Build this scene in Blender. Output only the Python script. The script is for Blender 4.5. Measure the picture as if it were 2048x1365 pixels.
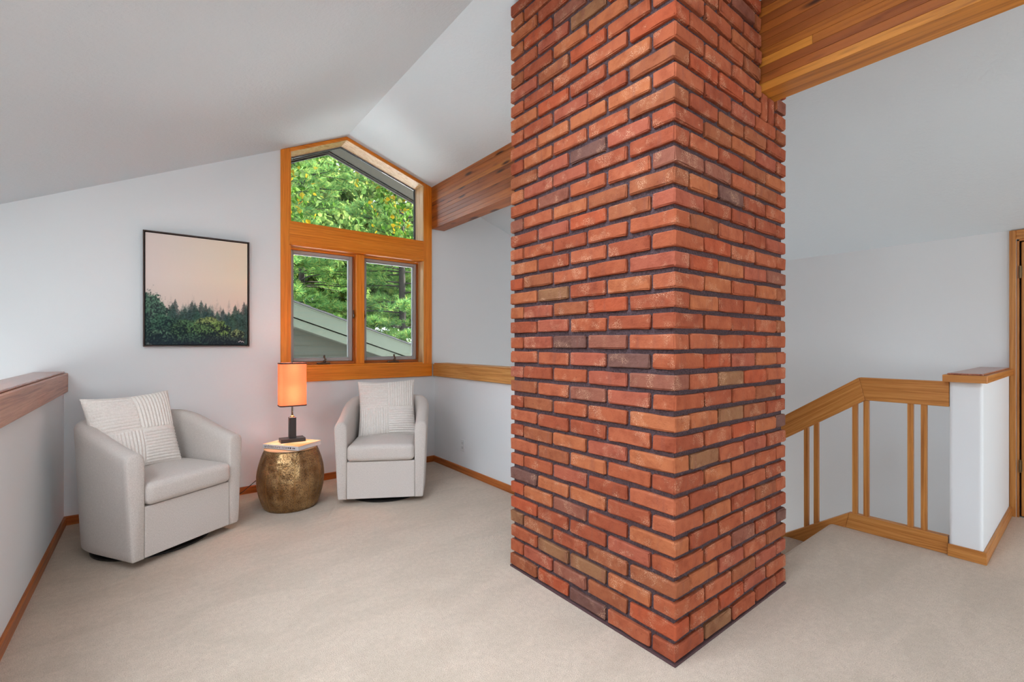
import bpy, bmesh, math, random
import numpy as np
from mathutils import Vector, Matrix

for o in list(bpy.data.objects):
    bpy.data.objects.remove(o, do_unlink=True)
SC = bpy.context.scene
COL = SC.collection
PI = math.pi

# ------------------------------------------------------------------ camera
F_PX, Y0, CAM_Z = 917.6, 690.0, 1.26
YAW = math.atan(716 / 917.6)
cd = bpy.data.cameras.new('camera')
cam = bpy.data.objects.new('camera', cd)
COL.objects.link(cam)
cam.location = (0, 0, CAM_Z)
cam.rotation_euler = (PI / 2, 0, -YAW)
cd.sensor_fit = 'HORIZONTAL'
cd.sensor_width = 36
cd.lens = 36 * F_PX / 2048
cd.shift_y = (Y0 - 682.5) / 2048
cd.clip_start = 0.02
cd.clip_end = 300
SC.camera = cam
SC.cycles.max_bounces = 8
SC.cycles.diffuse_bounces = 4
SC.cycles.adaptive_threshold = 0.06
SC.cycles.glossy_bounces = 3
SC.cycles.transparent_max_bounces = 10
SC.cycles.caustics_reflective = False
SC.cycles.caustics_refractive = False

# ------------------------------------------------------------------ world, sun, daylight panels (added), exposure
vs = SC.view_settings
vs.view_transform = 'Standard'
vs.look = 'None'
vs.exposure = 0.28
vs.gamma = 1.0
vs.use_curve_mapping = False

world = bpy.data.worlds.new('sky')
SC.world = world
world.use_nodes = True
wn = world.node_tree.nodes
wl = world.node_tree.links
wn.clear()
w_out = wn.new('ShaderNodeOutputWorld')
w_bg = wn.new('ShaderNodeBackground')
w_tc = wn.new('ShaderNodeTexCoord')
w_sep = wn.new('ShaderNodeSeparateXYZ')
w_rmp = wn.new('ShaderNodeValToRGB')
w_rmp.color_ramp.elements[0].position = 0.0
w_rmp.color_ramp.elements[0].color = (0.90, 0.95, 1.0, 1)
w_rmp.color_ramp.elements[1].position = 0.7
w_rmp.color_ramp.elements[1].color = (0.62, 0.76, 0.98, 1)
wl.new(w_tc.outputs['Generated'], w_sep.inputs[0])
wl.new(w_sep.outputs['Z'], w_rmp.inputs[0])
wl.new(w_rmp.outputs[0], w_bg.inputs[0])
w_bg.inputs[1].default_value = 5.0
wl.new(w_bg.outputs[0], w_out.inputs[0])

sd = bpy.data.lights.new('sun', 'SUN')
sd.energy = 29.0
sd.angle = math.radians(1.5)
sd.color = (1.0, 0.94, 0.84)
sun = bpy.data.objects.new('sun', sd)
COL.objects.link(sun)
sun.rotation_euler = Vector((-0.78, 0.04, -0.62)).to_track_quat('-Z', 'Y').to_euler()
sun.location = (40, -20, 35)

DAY = (0.92, 0.97, 1.0)


def fill_light(name, loc, size_x, size_y, direction, power, color=DAY):
    """daylight panel set in an opening added to brighten the room"""
    ld = bpy.data.lights.new(name, 'AREA')
    ld.shape = 'RECTANGLE'
    ld.size, ld.size_y = size_x, size_y
    ld.energy = power
    ld.color = color
    if power <= 0:
        return None
    ob = bpy.data.objects.new(name, ld)
    COL.objects.link(ob)
    ob.location = loc
    zx = -Vector(direction).normalized()
    ya = Vector((0, 1, 0)) if abs(zx.z) > 0.6 else Vector((0, 0, 1))
    xa_ = ya.cross(zx).normalized()
    ob.rotation_euler = Matrix((xa_, zx.cross(xa_), zx)).transposed().to_euler()
    return ob


# room limits (X right along the window wall, Y towards it, Z up)
XL, XR = -3.40, 4.975
YB, YF = -3.60, 4.44
ZLOW = -2.70
RX, RZ = 1.451, 3.25          # ridge
SL, SR = 0.475, 0.326         # ceiling slopes left and right


def zc(x):
    return RZ - (SL * (RX - x) if x < RX else SR * (x - RX))


ADDED_REAR_WINDOWS = [  # x0, x1, z0, z1, power; unseen windows added to bring light in
    (-2.75, -0.85, -1.90, 1.02, 0),
    (-0.30, 1.90, 0.35, 2.25, 10),
    (2.90, 4.55, 0.55, 1.90, 25),
]
ADDED_FAR_LOW = (3.25, 4.60, -2.40, -0.75, 52)  # x0, x1, z0, z1, power: unseen window added to light the stair wall
ADDED_LEFT_WINDOW = (1.5, 4.25, -1.9, 0.60, 0)  # y0, y1, z0, z1, power; unseen window added for light
ADDED_SKYLIGHTS = [  # x0, x1, y0, y1, power; skylights added out of view to light the loft
    (-0.35, 1.05, 0.05, 1.75, 17),
    (-1.60, -0.60, 0.20, 2.30, 44),
]
for (a, b, c, d, p) in ADDED_SKYLIGHTS:
    mx_, s_ = (a + b) / 2, (SL if b < RX else -SR)
    nv_ = Vector((s_, 0, -1)).normalized()
    fill_light('fill_roof', Vector((mx_, (c + d) / 2, zc(mx_))) - nv_ * .03, (b - a) * .95, (d - c) * .95, nv_, p)
for i, (a, b, c, d, p) in enumerate(ADDED_REAR_WINDOWS):
    fill_light('fill_rear', ((a + b) / 2, YB + 0.02, (c + d) / 2), b - a - .1, d - c - .1, (0, 1, 0), p)
a, b, c, d, p = ADDED_FAR_LOW
fill_light('fill_far', ((a + b) / 2, YF - 0.02, (c + d) / 2), b - a - .1, d - c - .1, (0, -1, 0), p)
a, b, c, d, p = ADDED_LEFT_WINDOW
fill_light('fill_side', (XL + 0.02, (a + b) / 2, (c + d) / 2), b - a - .1, d - c - .1, (1, 0, 0), p)


# ------------------------------------------------------------------ colour and material helpers
def lin(c):
    c = c / 255.0
    return c / 12.92 if c <= 0.04045 else ((c + 0.055) / 1.055) ** 2.4


def rgb(r, g, b, k=1.0):
    return (min(1, lin(r) * k), min(1, lin(g) * k), min(1, lin(b) * k), 1)


class NT:
    def __init__(self, name):
        self.m = bpy.data.materials.new(name)
        self.m.use_nodes = True
        self.t = self.m.node_tree
        self.t.nodes.clear()
        self.out = self.t.nodes.new('ShaderNodeOutputMaterial')

    def n(self, typ, **kw):
        nd = self.t.nodes.new('ShaderNode' + typ)
        for k, v in kw.items():
            setattr(nd, k, v)
        return nd

    def l(self, a, b):
        self.t.links.new(a, b)

    def val(self, x, sock):
        if hasattr(x, 'is_output'):
            self.l(x, sock)
        else:
            sock.default_value = x

    def math(self, op, a, b=0.0, c=None, clamp=False):
        nd = self.n('Math', operation=op, use_clamp=clamp)
        self.val(a, nd.inputs[0])
        self.val(b, nd.inputs[1])
        if c is not None:
            self.val(c, nd.inputs[2])
        return nd.outputs[0]

    def mix(self, fac, a, b, mode='MIX'):
        nd = self.n('MixRGB', blend_type=mode)
        self.val(fac, nd.inputs[0])
        self.val(a, nd.inputs[1])
        self.val(b, nd.inputs[2])
        return nd.outputs[0]

    def ramp(self, fac, stops, interp='LINEAR'):
        nd = self.n('ValToRGB')
        cr = nd.color_ramp
        cr.interpolation = interp
        while len(cr.elements) < len(stops):
            cr.elements.new(0.5)
        for e, (p, c) in zip(cr.elements, stops):
            e.position = p
            e.color = c if len(c) == 4 else (*c, 1)
        self.l(fac, nd.inputs[0])
        return nd.outputs[0]

    def coords(self, scale=(1, 1, 1), seed=True, kind='Object'):
        tc = self.n('TexCoord')
        mp = self.n('Mapping')
        self.l(tc.outputs[kind], mp.inputs[0])
        mp.inputs['Scale'].default_value = scale
        if seed:
            oi = self.n('ObjectInfo')
            cx = self.n('CombineXYZ')
            self.l(self.math('MULTIPLY', oi.outputs['Random'], 37.0), cx.inputs[0])
            self.l(self.math('MULTIPLY', oi.outputs['Random'], 53.0), cx.inputs[1])
            self.l(self.math('MULTIPLY', oi.outputs['Random'], 71.0), cx.inputs[2])
            self.l(cx.outputs[0], mp.inputs['Location'])
        return mp.outputs[0]

    def noise(self, vec, scale, detail=3, rough=0.5, dist=0.0):
        nd = self.n('TexNoise')
        self.l(vec, nd.inputs['Vector'])
        nd.inputs['Scale'].default_value = scale
        nd.inputs['Detail'].default_value = detail
        nd.inputs['Roughness'].default_value = rough
        nd.inputs['Distortion'].default_value = dist
        return nd.outputs[0]

    def bump(self, h, strength=0.3, dist=0.01):
        nd = self.n('Bump')
        nd.inputs['Strength'].default_value = strength
        nd.inputs['Distance'].default_value = dist
        self.l(h, nd.inputs['Height'])
        return nd.outputs[0]

    def bsdf(self, color, rough=0.5, metal=0.0, normal=None, spec=0.5, **kw):
        nd = self.n('BsdfPrincipled')
        self.val(color, nd.inputs['Base Color'])
        self.val(rough, nd.inputs['Roughness'])
        self.val(metal, nd.inputs['Metallic'])
        nd.inputs['Specular IOR Level'].default_value = spec
        if normal is not None:
            self.l(normal, nd.inputs['Normal'])
        for k, v in kw.items():
            self.val(v, nd.inputs[k])
        self.l(nd.outputs[0], self.out.inputs[0])
        return nd


MATS = {}


def plain(name, color, rough=0.5, metal=0.0, spec=0.5, bump=0.0, bscale=200, **kw):
    if name in MATS:
        return MATS[name]
    t = NT(name)
    nrm = None
    v = t.coords()
    nz = t.noise(v, bscale, 3)
    if bump:
        nrm = t.bump(nz, bump, 0.004)
    c = t.mix(t.math('MULTIPLY', nz, 0.10), color, tuple(x * 0.75 for x in color[:3]) + (1,))
    t.bsdf(c, rough, metal, nrm, spec, **kw)
    MATS[name] = t.m
    return t.m


def wood(kind, axis):
    """oak / fir with grain running along one local axis"""
    key = 'wood_%s_%s' % (kind, axis.lower())
    if key in MATS:
        return MATS[key]
    dark, mid, light, rough = {
        'honey': (rgb(212, 114, 26), rgb(232, 132, 36), rgb(244, 150, 50), 0.36),
        'tan': (rgb(182, 116, 50), rgb(206, 142, 72), rgb(222, 164, 96), 0.4),
        'oak': (rgb(160, 98, 44), rgb(190, 124, 60), rgb(208, 146, 80), 0.40),
        'red': (rgb(126, 62, 20), rgb(170, 92, 38), rgb(194, 114, 54), 0.36),
        'cap': (rgb(150, 94, 70), rgb(186, 126, 98), rgb(204, 146, 116), 0.35),
        'captop': (rgb(120, 66, 50), rgb(168, 106, 84), rgb(190, 130, 110), 0.22),
        'pale_lit': (rgb(190, 140, 84), rgb(222, 178, 122), rgb(236, 200, 150), 0.27),  # pale reveal tone: partly the wood itself, partly daylight put into the colour
    }[kind]
    t = NT(key)
    s = {'X': (0.9, 34, 34), 'Y': (34, 0.9, 34), 'Z': (34, 34, 0.9)}[axis]
    v = t.coords(s)
    n1 = t.noise(v, 1.6, 5, 0.55, 0.9)
    s2 = {'X': (5, 150, 150), 'Y': (150, 5, 150), 'Z': (150, 150, 5)}[axis]
    v2 = t.coords(s2)
    n2 = t.noise(v2, 1.6, 3, 0.6)
    c = t.ramp(n1, [(0.30, dark), (0.47, mid), (0.70, light)])
    pore = t.ramp(n2, [(0.34, (0.55, 0.5, 0.27)), (0.52, (1, 1, 1))])
    c = t.mix(0.32, c, pore, 'MULTIPLY')
    nrm = t.bump(n2, 0.12, 0.002)
    t.bsdf(c, rough, 0, nrm, 0.35)
    MATS[key] = t.m
    return t.m


def lam_wood():
    """knotty laminated fir: every lamination has a tone of its own"""
    t = NT('wood_laminated_fir')
    oi = t.n('ObjectInfo')
    v = t.coords((16, 0.8, 16))
    n1 = t.noise(v, 1.5, 5, 0.6, 1.1)
    base = t.ramp(oi.outputs['Random'], [(0.0, rgb(166, 94, 40)), (0.22, rgb(142, 78, 36)), (0.42, rgb(178, 106, 42)),
                                         (0.60, rgb(152, 84, 38)), (0.8, rgb(210, 138, 56)), (0.9, rgb(162, 92, 40))], 'CONSTANT')
    g = t.ramp(n1, [(0.28, (0.52, 0.42, 0.34)), (0.5, (0.95, 0.93, 0.9)), (0.72, (1.15, 1.15, 1.15))])
    c = t.mix(1.0, base, g, 'MULTIPLY')
    vk = t.coords((7.0, 2.6, 12.0))
    vo = t.n('TexVoronoi')
    t.l(vk, vo.inputs['Vector'])
    vo.inputs['Scale'].default_value = 1.0
    k = t.ramp(vo.outputs['Distance'], [(0.10, (0.0, 0.0, 0.0)), (0.22, (1, 1, 1))])
    c = t.mix(k, rgb(62, 26, 12), c)
    nrm = t.bump(n1, 0.1, 0.003)
    t.bsdf(c, 0.38, 0, nrm, 0.35)
    return t.m


def wall_mat(name, color, bscale, strength):
    t = NT(name)
    v = t.coords(seed=False)
    n1 = t.noise(v, bscale, 4, 0.6)
    n2 = t.noise(v, 1.1, 2)
    c = t.mix(t.math('MULTIPLY', n2, 0.06), color, (color[0] * .8, color[1] * .8, color[2] * .8, 1))
    t.bsdf(c, 0.85, 0, t.bump(n1, strength, 0.004), 0.2)
    return t.m


def carpet_mat():
    t = NT('carpet_beige')
    v = t.coords(seed=False)
    fine = t.noise(v, 240, 2, 0.7)
    mid = t.noise(v, 38, 3, 0.6)
    vac = t.noise(t.coords((1.0, 2.2, 1.0), seed=False), 2.1, 3, 0.55, 0.8)
    a, b = rgb(224, 204, 184), rgb(186, 166, 146)
    f = t.math('ADD', t.math('MULTIPLY', fine, 0.75), t.math('MULTIPLY', mid, 0.25))
    c = t.mix(t.ramp(f, [(0.33, (1, 1, 1)), (0.64, (0, 0, 0))]), a, b)
    c = t.mix(t.ramp(vac, [(0.40, (0.22, 0.22, 0.22)), (0.56, (0, 0, 0))]), c, rgb(174, 158, 138))
    h = t.math('ADD', fine, t.math('MULTIPLY', mid, 0.6))
    t.bsdf(c, 0.95, 0, t.bump(h, 0.75, 0.008), 0.1, **{'Sheen Weight': 0.15})
    return t.m


def brick_mat():
    t = NT('brick_red')
    oi = t.n('ObjectInfo')
    ge = t.n('NewGeometry')
    r = t.math('FRACT', t.math('ADD', oi.outputs['Random'], ge.outputs['Random Per Island']))
    base = t.ramp(r, [(0.0, rgb(162, 85, 56)), (0.15, rgb(168, 91, 62)), (0.30, rgb(152, 77, 52)), (0.45, rgb(172, 99, 64)),
                      (0.58, rgb(160, 85, 64)), (0.70, rgb(168, 81, 52)), (0.80, rgb(152, 87, 58)), (0.90, rgb(140, 85, 68)),
                      (0.955, rgb(142, 97, 68)), (0.98, rgb(114, 79, 70))], 'CONSTANT')
    v = t.coords()
    n1 = t.noise(v, 16, 4, 0.6)
    n2 = t.noise(v, 70, 4, 0.65)
    c = t.mix(0.9, base, t.ramp(n1, [(0.28, (0.72, 0.62, 0.58)), (0.5, (1, 1, 1)), (0.75, (1.12, 1.18, 1.15))]), 'MULTIPLY')
    # vertical fire streaks
    st = t.noise(t.coords((26, 26, 4)), 1.0, 2)
    c = t.mix(t.ramp(st, [(0.60, (0, 0, 0)), (0.72, (0.32, 0.32, 0.32))]), c, rgb(128, 76, 64))
    # pale lime flecks gathered in patches
    fl = t.noise(v, 400, 2, 0.6)
    pt = t.noise(v, 13, 2)
    fleck = t.math('MULTIPLY', t.ramp(fl, [(0.55, (0, 0, 0)), (0.62, (1, 1, 1))]), t.ramp(pt, [(0.54, (0, 0, 0)), (0.66, (1, 1, 1))]))
    c = t.mix(t.math('MULTIPLY', fleck, 0.85), c, rgb(226, 180, 146))
    # dark pits
    c = t.mix(t.ramp(n2, [(0.25, (0.55, 0.55, 0.55)), (0.36, (0, 0, 0))]), c, rgb(96, 44, 34))
    h = t.math('ADD', t.math('MULTIPLY', n1, 0.8), n2)
    t.bsdf(c, 0.9, 0, t.bump(h, 0.7, 0.006), 0.2)
    return t.m


def mortar_mat():
    t = NT('mortar_dark')
    v = t.coords(seed=False)
    n1 = t.noise(v, 120, 4, 0.7)
    c = t.ramp(n1, [(0.3, rgb(70, 55, 58)), (0.7, rgb(112, 92, 96))])
    t.bsdf(c, 0.95, 0, t.bump(n1, 0.9, 0.01), 0.1)
    return t.m


def fabric_mat(name, a, b, scale=640):
    """woven tweed: warp and weft threads from stretched noise"""
    t = NT(name)
    n1 = t.noise(t.coords((0.25, 1, 1), seed=False), scale, 2, 0.7)
    n2 = t.noise(t.coords((1, 1, 0.2), seed=False), scale, 2, 0.7)
    big = t.noise(t.coords(seed=False), 9, 3)
    h = t.math('MULTIPLY', t.math('ADD', n1, n2), 0.5)
    c = t.mix(t.ramp(h, [(0.36, (1, 1, 1)), (0.62, (0, 0, 0))]), a, b)
    c = t.mix(t.math('MULTIPLY', big, 0.10), c, b)
    t.bsdf(c, 0.92, 0, t.bump(h, 0.35, 0.003), 0.15, **{'Sheen Weight': 0.2})
    return t.m


def brass_mat():
    t = NT('brass_pierced')
    tc = t.n('TexCoord')
    vo = t.n('TexVoronoi', feature='F1')
    t.l(tc.outputs['Object'], vo.inputs['Vector'])
    vo.inputs['Scale'].default_value = 150
    v = t.coords(seed=False)
    big = t.noise(v, 14, 2)
    fine = t.noise(v, 150, 3, 0.7)
    hole = t.ramp(t.math('ADD', vo.outputs['Distance'], t.math('MULTIPLY', t.math('SUBTRACT', fine, 0.5), 0.7)),
                  [(0.27, (0, 0, 0)), (0.38, (1, 1, 1))])
    gold = t.ramp(big, [(0.3, rgb(146, 108, 70)), (0.7, rgb(196, 162, 116))])
    c = t.mix(hole, rgb(58, 38, 20), gold)
    h = t.math('ADD', t.math('MULTIPLY', hole, 0.5), t.math('MULTIPLY', big, 1.4))
    met = t.math('MULTIPLY', hole, 0.92)
    rough = t.math('ADD', 0.30, t.math('MULTIPLY', fine, 0.22))
    t.bsdf(c, rough, met, t.bump(h, 0.8, 0.014), 0.5)
    return t.m


def shade_mat():
    t = NT('lampshade_linen')
    tc = t.n('TexCoord')
    w1 = t.n('TexWave', wave_type='BANDS', bands_direction='X')
    w2 = t.n('TexWave', wave_type='BANDS', bands_direction='Z')
    for w in (w1, w2):
        t.l(tc.outputs['Object'], w.inputs['Vector'])
        w.inputs['Scale'].default_value = 58
        w.inputs['Distortion'].default_value = 1.2
        w.inputs['Detail'].default_value = 2
    h = t.math('MULTIPLY', t.math('ADD', w1.outputs['Fac'], w2.outputs['Fac']), 0.5)
    c = t.mix(h, rgb(250, 116, 74), rgb(255, 156, 112))
    d = t.n('BsdfDiffuse')
    tr = t.n('BsdfTranslucent')
    t.l(c, d.inputs[0])
    t.l(c, tr.inputs[0])
    mx = t.n('MixShader')
    mx.inputs[0].default_value = 0.075
    t.l(d.outputs[0], mx.inputs[1])
    t.l(tr.outputs[0], mx.inputs[2])
    t.l(mx.outputs[0], t.out.inputs[0])
    return t.m


def glass_mat():
    t = NT('window_glass')
    tr = t.n('BsdfTransparent')
    tr.inputs[0].default_value = (0.96, 0.98, 0.97, 1)
    gl = t.n('BsdfGlossy')
    gl.inputs['Roughness'].default_value = 0.02
    fr = t.n('Fresnel')
    fr.inputs[0].default_value = 1.35
    mx = t.n('MixShader')
    t.l(fr.outputs[0], mx.inputs[0])
    t.l(tr.outputs[0], mx.inputs[1])
    t.l(gl.outputs[0], mx.inputs[2])
    t.l(mx.outputs[0], t.out.inputs[0])
    return t.m


def leaf_mat(name, stops, trans=0.35):
    t = NT(name)
    ge = t.n('NewGeometry')
    c = t.ramp(ge.outputs['Random Per Island'], stops)
    d = t.n('BsdfDiffuse')
    tr = t.n('BsdfTranslucent')
    t.l(c, d.inputs[0])
    t.l(c, tr.inputs[0])
    mx = t.n('MixShader')
    mx.inputs[0].default_value = trans
    t.l(d.outputs[0], mx.inputs[1])
    t.l(tr.outputs[0], mx.inputs[2])
    t.l(mx.outputs[0], t.out.inputs[0])
    return t.m


def paint_mat(name):
    t = NT(name)
    at = t.n('VertexColor', layer_name='print')
    v = t.coords(seed=False)
    n = t.noise(v, 500, 2)
    t.bsdf(at.outputs['Color'], 0.7, 0, t.bump(n, 0.15, 0.001), 0.25)
    return t.m


def emit_mat(name, color, strength):
    t = NT(name)
    e = t.n('Emission')
    e.inputs[0].default_value = color
    e.inputs[1].default_value = strength
    t.l(e.outputs[0], t.out.inputs[0])
    return t.m


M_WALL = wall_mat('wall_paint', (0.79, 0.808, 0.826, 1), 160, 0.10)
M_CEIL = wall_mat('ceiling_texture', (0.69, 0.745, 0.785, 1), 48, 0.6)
M_CARPET = carpet_mat()
M_BRICK = brick_mat()
M_MORTAR = mortar_mat()
M_LAM = lam_wood()
M_CHAIR = fabric_mat('chair_tweed', rgb(222, 213, 206), rgb(186, 176, 170))
M_PILLOW = fabric_mat('pillow_corduroy', rgb(240, 234, 228), rgb(222, 214, 207), 200)
M_BRASS = brass_mat()
M_SHADE = shade_mat()
M_GLASS = glass_mat()
M_BLACK = plain('black_metal', rgb(24, 22, 22), 0.35)
M_BLACKWOOD = plain('black_stained_wood', rgb(40, 36, 38), 0.35)
M_CHROME = plain('brushed_steel', rgb(150, 150, 152), 0.25, 1.0)
M_BRONZE = plain('bronze_hardware', rgb(112, 92, 78), 0.4, 0.7)
M_SASH = plain('sash_grey_aluminium', rgb(176, 170, 168), 0.27)
M_SASHL = plain('sash_light_aluminium', rgb(158, 158, 158), 0.4)
M_GASKET = plain('gasket_black', rgb(30, 28, 26), 0.6)
M_PLATE = plain('outlet_plastic', rgb(226, 228, 230), 0.4)
M_FRAME = plain('picture_frame_bronze', rgb(62, 44, 38), 0.4, 0.2)
M_TRIMDARK = plain('shade_trim_dark', rgb(52, 28, 22), 0.7)
M_SIDING = plain('siding_sage', rgb(128, 132, 106, 0.11), 0.8, bump=0.15, bscale=60)
M_FASCIA = plain('fascia_sage', rgb(166, 180, 150, 0.13), 0.75, bump=0.08, bscale=60)
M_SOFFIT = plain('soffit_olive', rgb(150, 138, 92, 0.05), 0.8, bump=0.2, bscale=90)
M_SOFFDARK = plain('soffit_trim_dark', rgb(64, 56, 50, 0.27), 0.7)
M_SHINGLE = plain('shingle_grey', rgb(98, 96, 98, 0.27), 0.9, bump=0.8, bscale=120)
M_GRASS = plain('lawn', rgb(86, 120, 52, 0.4), 0.95, bump=0.8, bscale=20)
M_BARK = plain('bark', rgb(78, 66, 56, 0.27), 0.95, bump=0.9, bscale=30)
M_LOWFLOOR = plain('lower_floor', rgb(190, 170, 146), 0.7)
M_PAGES = plain('book_pages', rgb(226, 222, 222), 0.8)
M_SPINE = plain('book_spine', rgb(206, 206, 208), 0.6)
M_INK = plain('ink_dark', rgb(70, 66, 78), 0.7)
M_GAPSHADE = plain('door_gap_shade', rgb(16, 12, 10), 0.9)  # shade of the door gap as a near-black colour
M_BACKWOOD = plain('stool_top_wood', rgb(206, 160, 120), 0.5)


# ------------------------------------------------------------------ mesh helpers
def link(o, parent=None):
    COL.objects.link(o)
    if parent is not None:
        o.parent = parent
    return o


class MB:
    def __init__(self):
        self.v, self.f = [], []

    def add(self, vs_, fs):
        k = len(self.v)
        self.v += [tuple(p) for p in vs_]
        self.f += [tuple(i + k for i in q) for q in fs]
        return self

    def box(self, x0, x1, y0, y1, z0, z1):
        vs_ = [(x0, y0, z0), (x1, y0, z0), (x1, y1, z0), (x0, y1, z0), (x0, y0, z1), (x1, y0, z1), (x1, y1, z1), (x0, y1, z1)]
        return self.add(vs_, [(0, 3, 2, 1), (4, 5, 6, 7), (0, 1, 5, 4), (1, 2, 6, 5), (2, 3, 7, 6), (3, 0, 4, 7)])

    def prism(self, poly, axis, a, b):
        """polygon in the two other axes, extruded along axis from a to b"""
        def P(p, q):
            return {'X': (q, p[0], p[1]), 'Y': (p[0], q, p[1]), 'Z': (p[0], p[1], q)}[axis]
        n = len(poly)
        vs_ = [P(p, a) for p in poly] + [P(p, b) for p in poly]
        fs = [tuple(range(n)), tuple(range(2 * n - 1, n - 1, -1))]
        fs += [(i, i + n, (i + 1) % n + n, (i + 1) % n) for i in range(n)]
        return self.add(vs_, fs)

    def tube(self, path, rad, seg=8, cap=True):
        path = [Vector(p) for p in path]
        rad = rad if isinstance(rad, (list, tuple)) else [rad] * len(path)
        vs_, fs = [], []
        up = Vector((0, 0, 1))
        t0 = (path[1] - path[0]).normalized()
        if abs(t0.z) > 0.9:
            up = Vector((1, 0, 0))
        for i, p in enumerate(path):
            t = (path[min(i + 1, len(path) - 1)] - path[max(i - 1, 0)]).normalized()
            a = t.cross(up).normalized()
            b = t.cross(a).normalized()
            for j in range(seg):
                an = 2 * PI * j / seg
                vs_.append(p + (a * math.cos(an) + b * math.sin(an)) * rad[i])
        for i in range(len(path) - 1):
            for j in range(seg):
                j2 = (j + 1) % seg
                fs.append((i * seg + j, i * seg + j2, (i + 1) * seg + j2, (i + 1) * seg + j))
        if cap:
            fs.append(tuple(range(seg - 1, -1, -1)))
            fs.append(tuple(range((len(path) - 1) * seg, len(path) * seg)))
        return self.add(vs_, fs)

    def lathe(self, prof, seg=24, cx=0, cy=0):
        vs_, fs = [], []
        for r, z in prof:
            for j in range(seg):
                an = 2 * PI * j / seg
                vs_.append((cx + r * math.cos(an), cy + r * math.sin(an), z))
        for i in range(len(prof) - 1):
            for j in range(seg):
                j2 = (j + 1) % seg
                fs.append((i * seg + j, i * seg + j2, (i + 1) * seg + j2, (i + 1) * seg + j))
        fs.append(tuple(range(seg - 1, -1, -1)))
        fs.append(tuple(range((len(prof) - 1) * seg, len(prof) * seg)))
        return self.add(vs_, fs)

    def mesh(self, name, mat=None, smooth=False, bevel=0.0, seg=1, fix=True):
        me = bpy.data.meshes.new(name)
        me.from_pydata(self.v, [], self.f)
        if bevel or fix:
            bm = bmesh.new()
            bm.from_mesh(me)
            if bevel:
                es = [e for e in bm.edges if len(e.link_faces) == 2 and e.calc_face_angle(0) > 0.5]
                bmesh.ops.bevel(bm, geom=es, offset=bevel, segments=seg, affect='EDGES', profile=0.5)
            bmesh.ops.recalc_face_normals(bm, faces=bm.faces)
            bm.to_mesh(me)
            bm.free()
        if mat:
            me.materials.append(mat)
        if smooth:
            me.polygons.foreach_set('use_smooth', [True] * len(me.polygons))
        me.update()
        return me

    def build(self, name, mat, parent=None, smooth=False, bevel=0.0, seg=1, loc=None, rot=None, fix=True):
        o = bpy.data.objects.new(name, self.mesh(name, mat, smooth, bevel, seg, fix))
        if loc is not None:
            o.location = loc
        if rot is not None:
            o.rotation_euler = rot
        return link(o, parent)


def empty(name, loc=(0, 0, 0), rz=0.0):
    o = bpy.data.objects.new(name, None)
    o.empty_display_size = 0.1
    o.location = loc
    o.rotation_euler = (0, 0, rz)
    return link(o)


def tag(o, label=None, cat=None, group=None, kind=None):
    if label:
        o['label'] = label
    if cat:
        o['category'] = cat
    if group:
        o['group'] = group
    if kind:
        o['kind'] = kind
    return o


def struct(o, label=None):
    return tag(o, label, None, None, 'structure')


def B(name, x0, x1, y0, y1, z0, z1, mat, parent=None, bevel=0.0, seg=1):
    return MB().box(x0, x1, y0, y1, z0, z1).build(name, mat, parent, bevel=bevel, seg=seg)


# ================================================================== THE SETTING
# floor: the loft deck with the stair opening
STAIR_Y = 1.185
fm = MB()
fm.prism([(-0.50, YB), (2.40, YB), (2.40, YF), (-0.50, YF)], 'Z', -0.26, 0.0)
fm.prism([(2.40, YB), (3.80, YB), (3.80, STAIR_Y - .035), (2.40, STAIR_Y - .035)], 'Z', -0.26, 0.0)
fm.prism([(3.80, YB), (XR, YB), (XR, 0.56), (3.80, 0.56)], 'Z', -0.26, 0.0)
floor = struct(fm.build('floor', M_CARPET), 'beige cut pile carpet covering the loft floor')
# rounded carpet nosing at the stair head
nose = [(STAIR_Y - .035, 0.0)] + [(STAIR_Y - .035 + .035 * math.sin(a), -.035 + .035 * math.cos(a)) for a in (0.4, 0.8, 1.2, 1.57)] + \
       [(STAIR_Y - .005, -.06), (STAIR_Y - .02, -.19), (STAIR_Y - .035, -.19)]
MB().prism(nose, 'X', 2.66, 3.775).build('stair_nosing', M_CARPET, floor, smooth=False)

struct(B('floor_lower', XL, XR, YB, YF, ZLOW - 0.1, ZLOW, M_LOWFLOOR), 'lower storey floor below the loft')

# ceiling: two slopes meeting at the ridge
cm_ = MB()


def slope_piece(xa, xb, ya, yb):
    if xb - xa > 1e-6 and yb - ya > 1e-6:
        cm_.prism([(xa, zc(xa)), (xb, zc(xb)), (xb, zc(xb) + .15), (xa, zc(xa) + .15)], 'Y', ya, yb)


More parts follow.
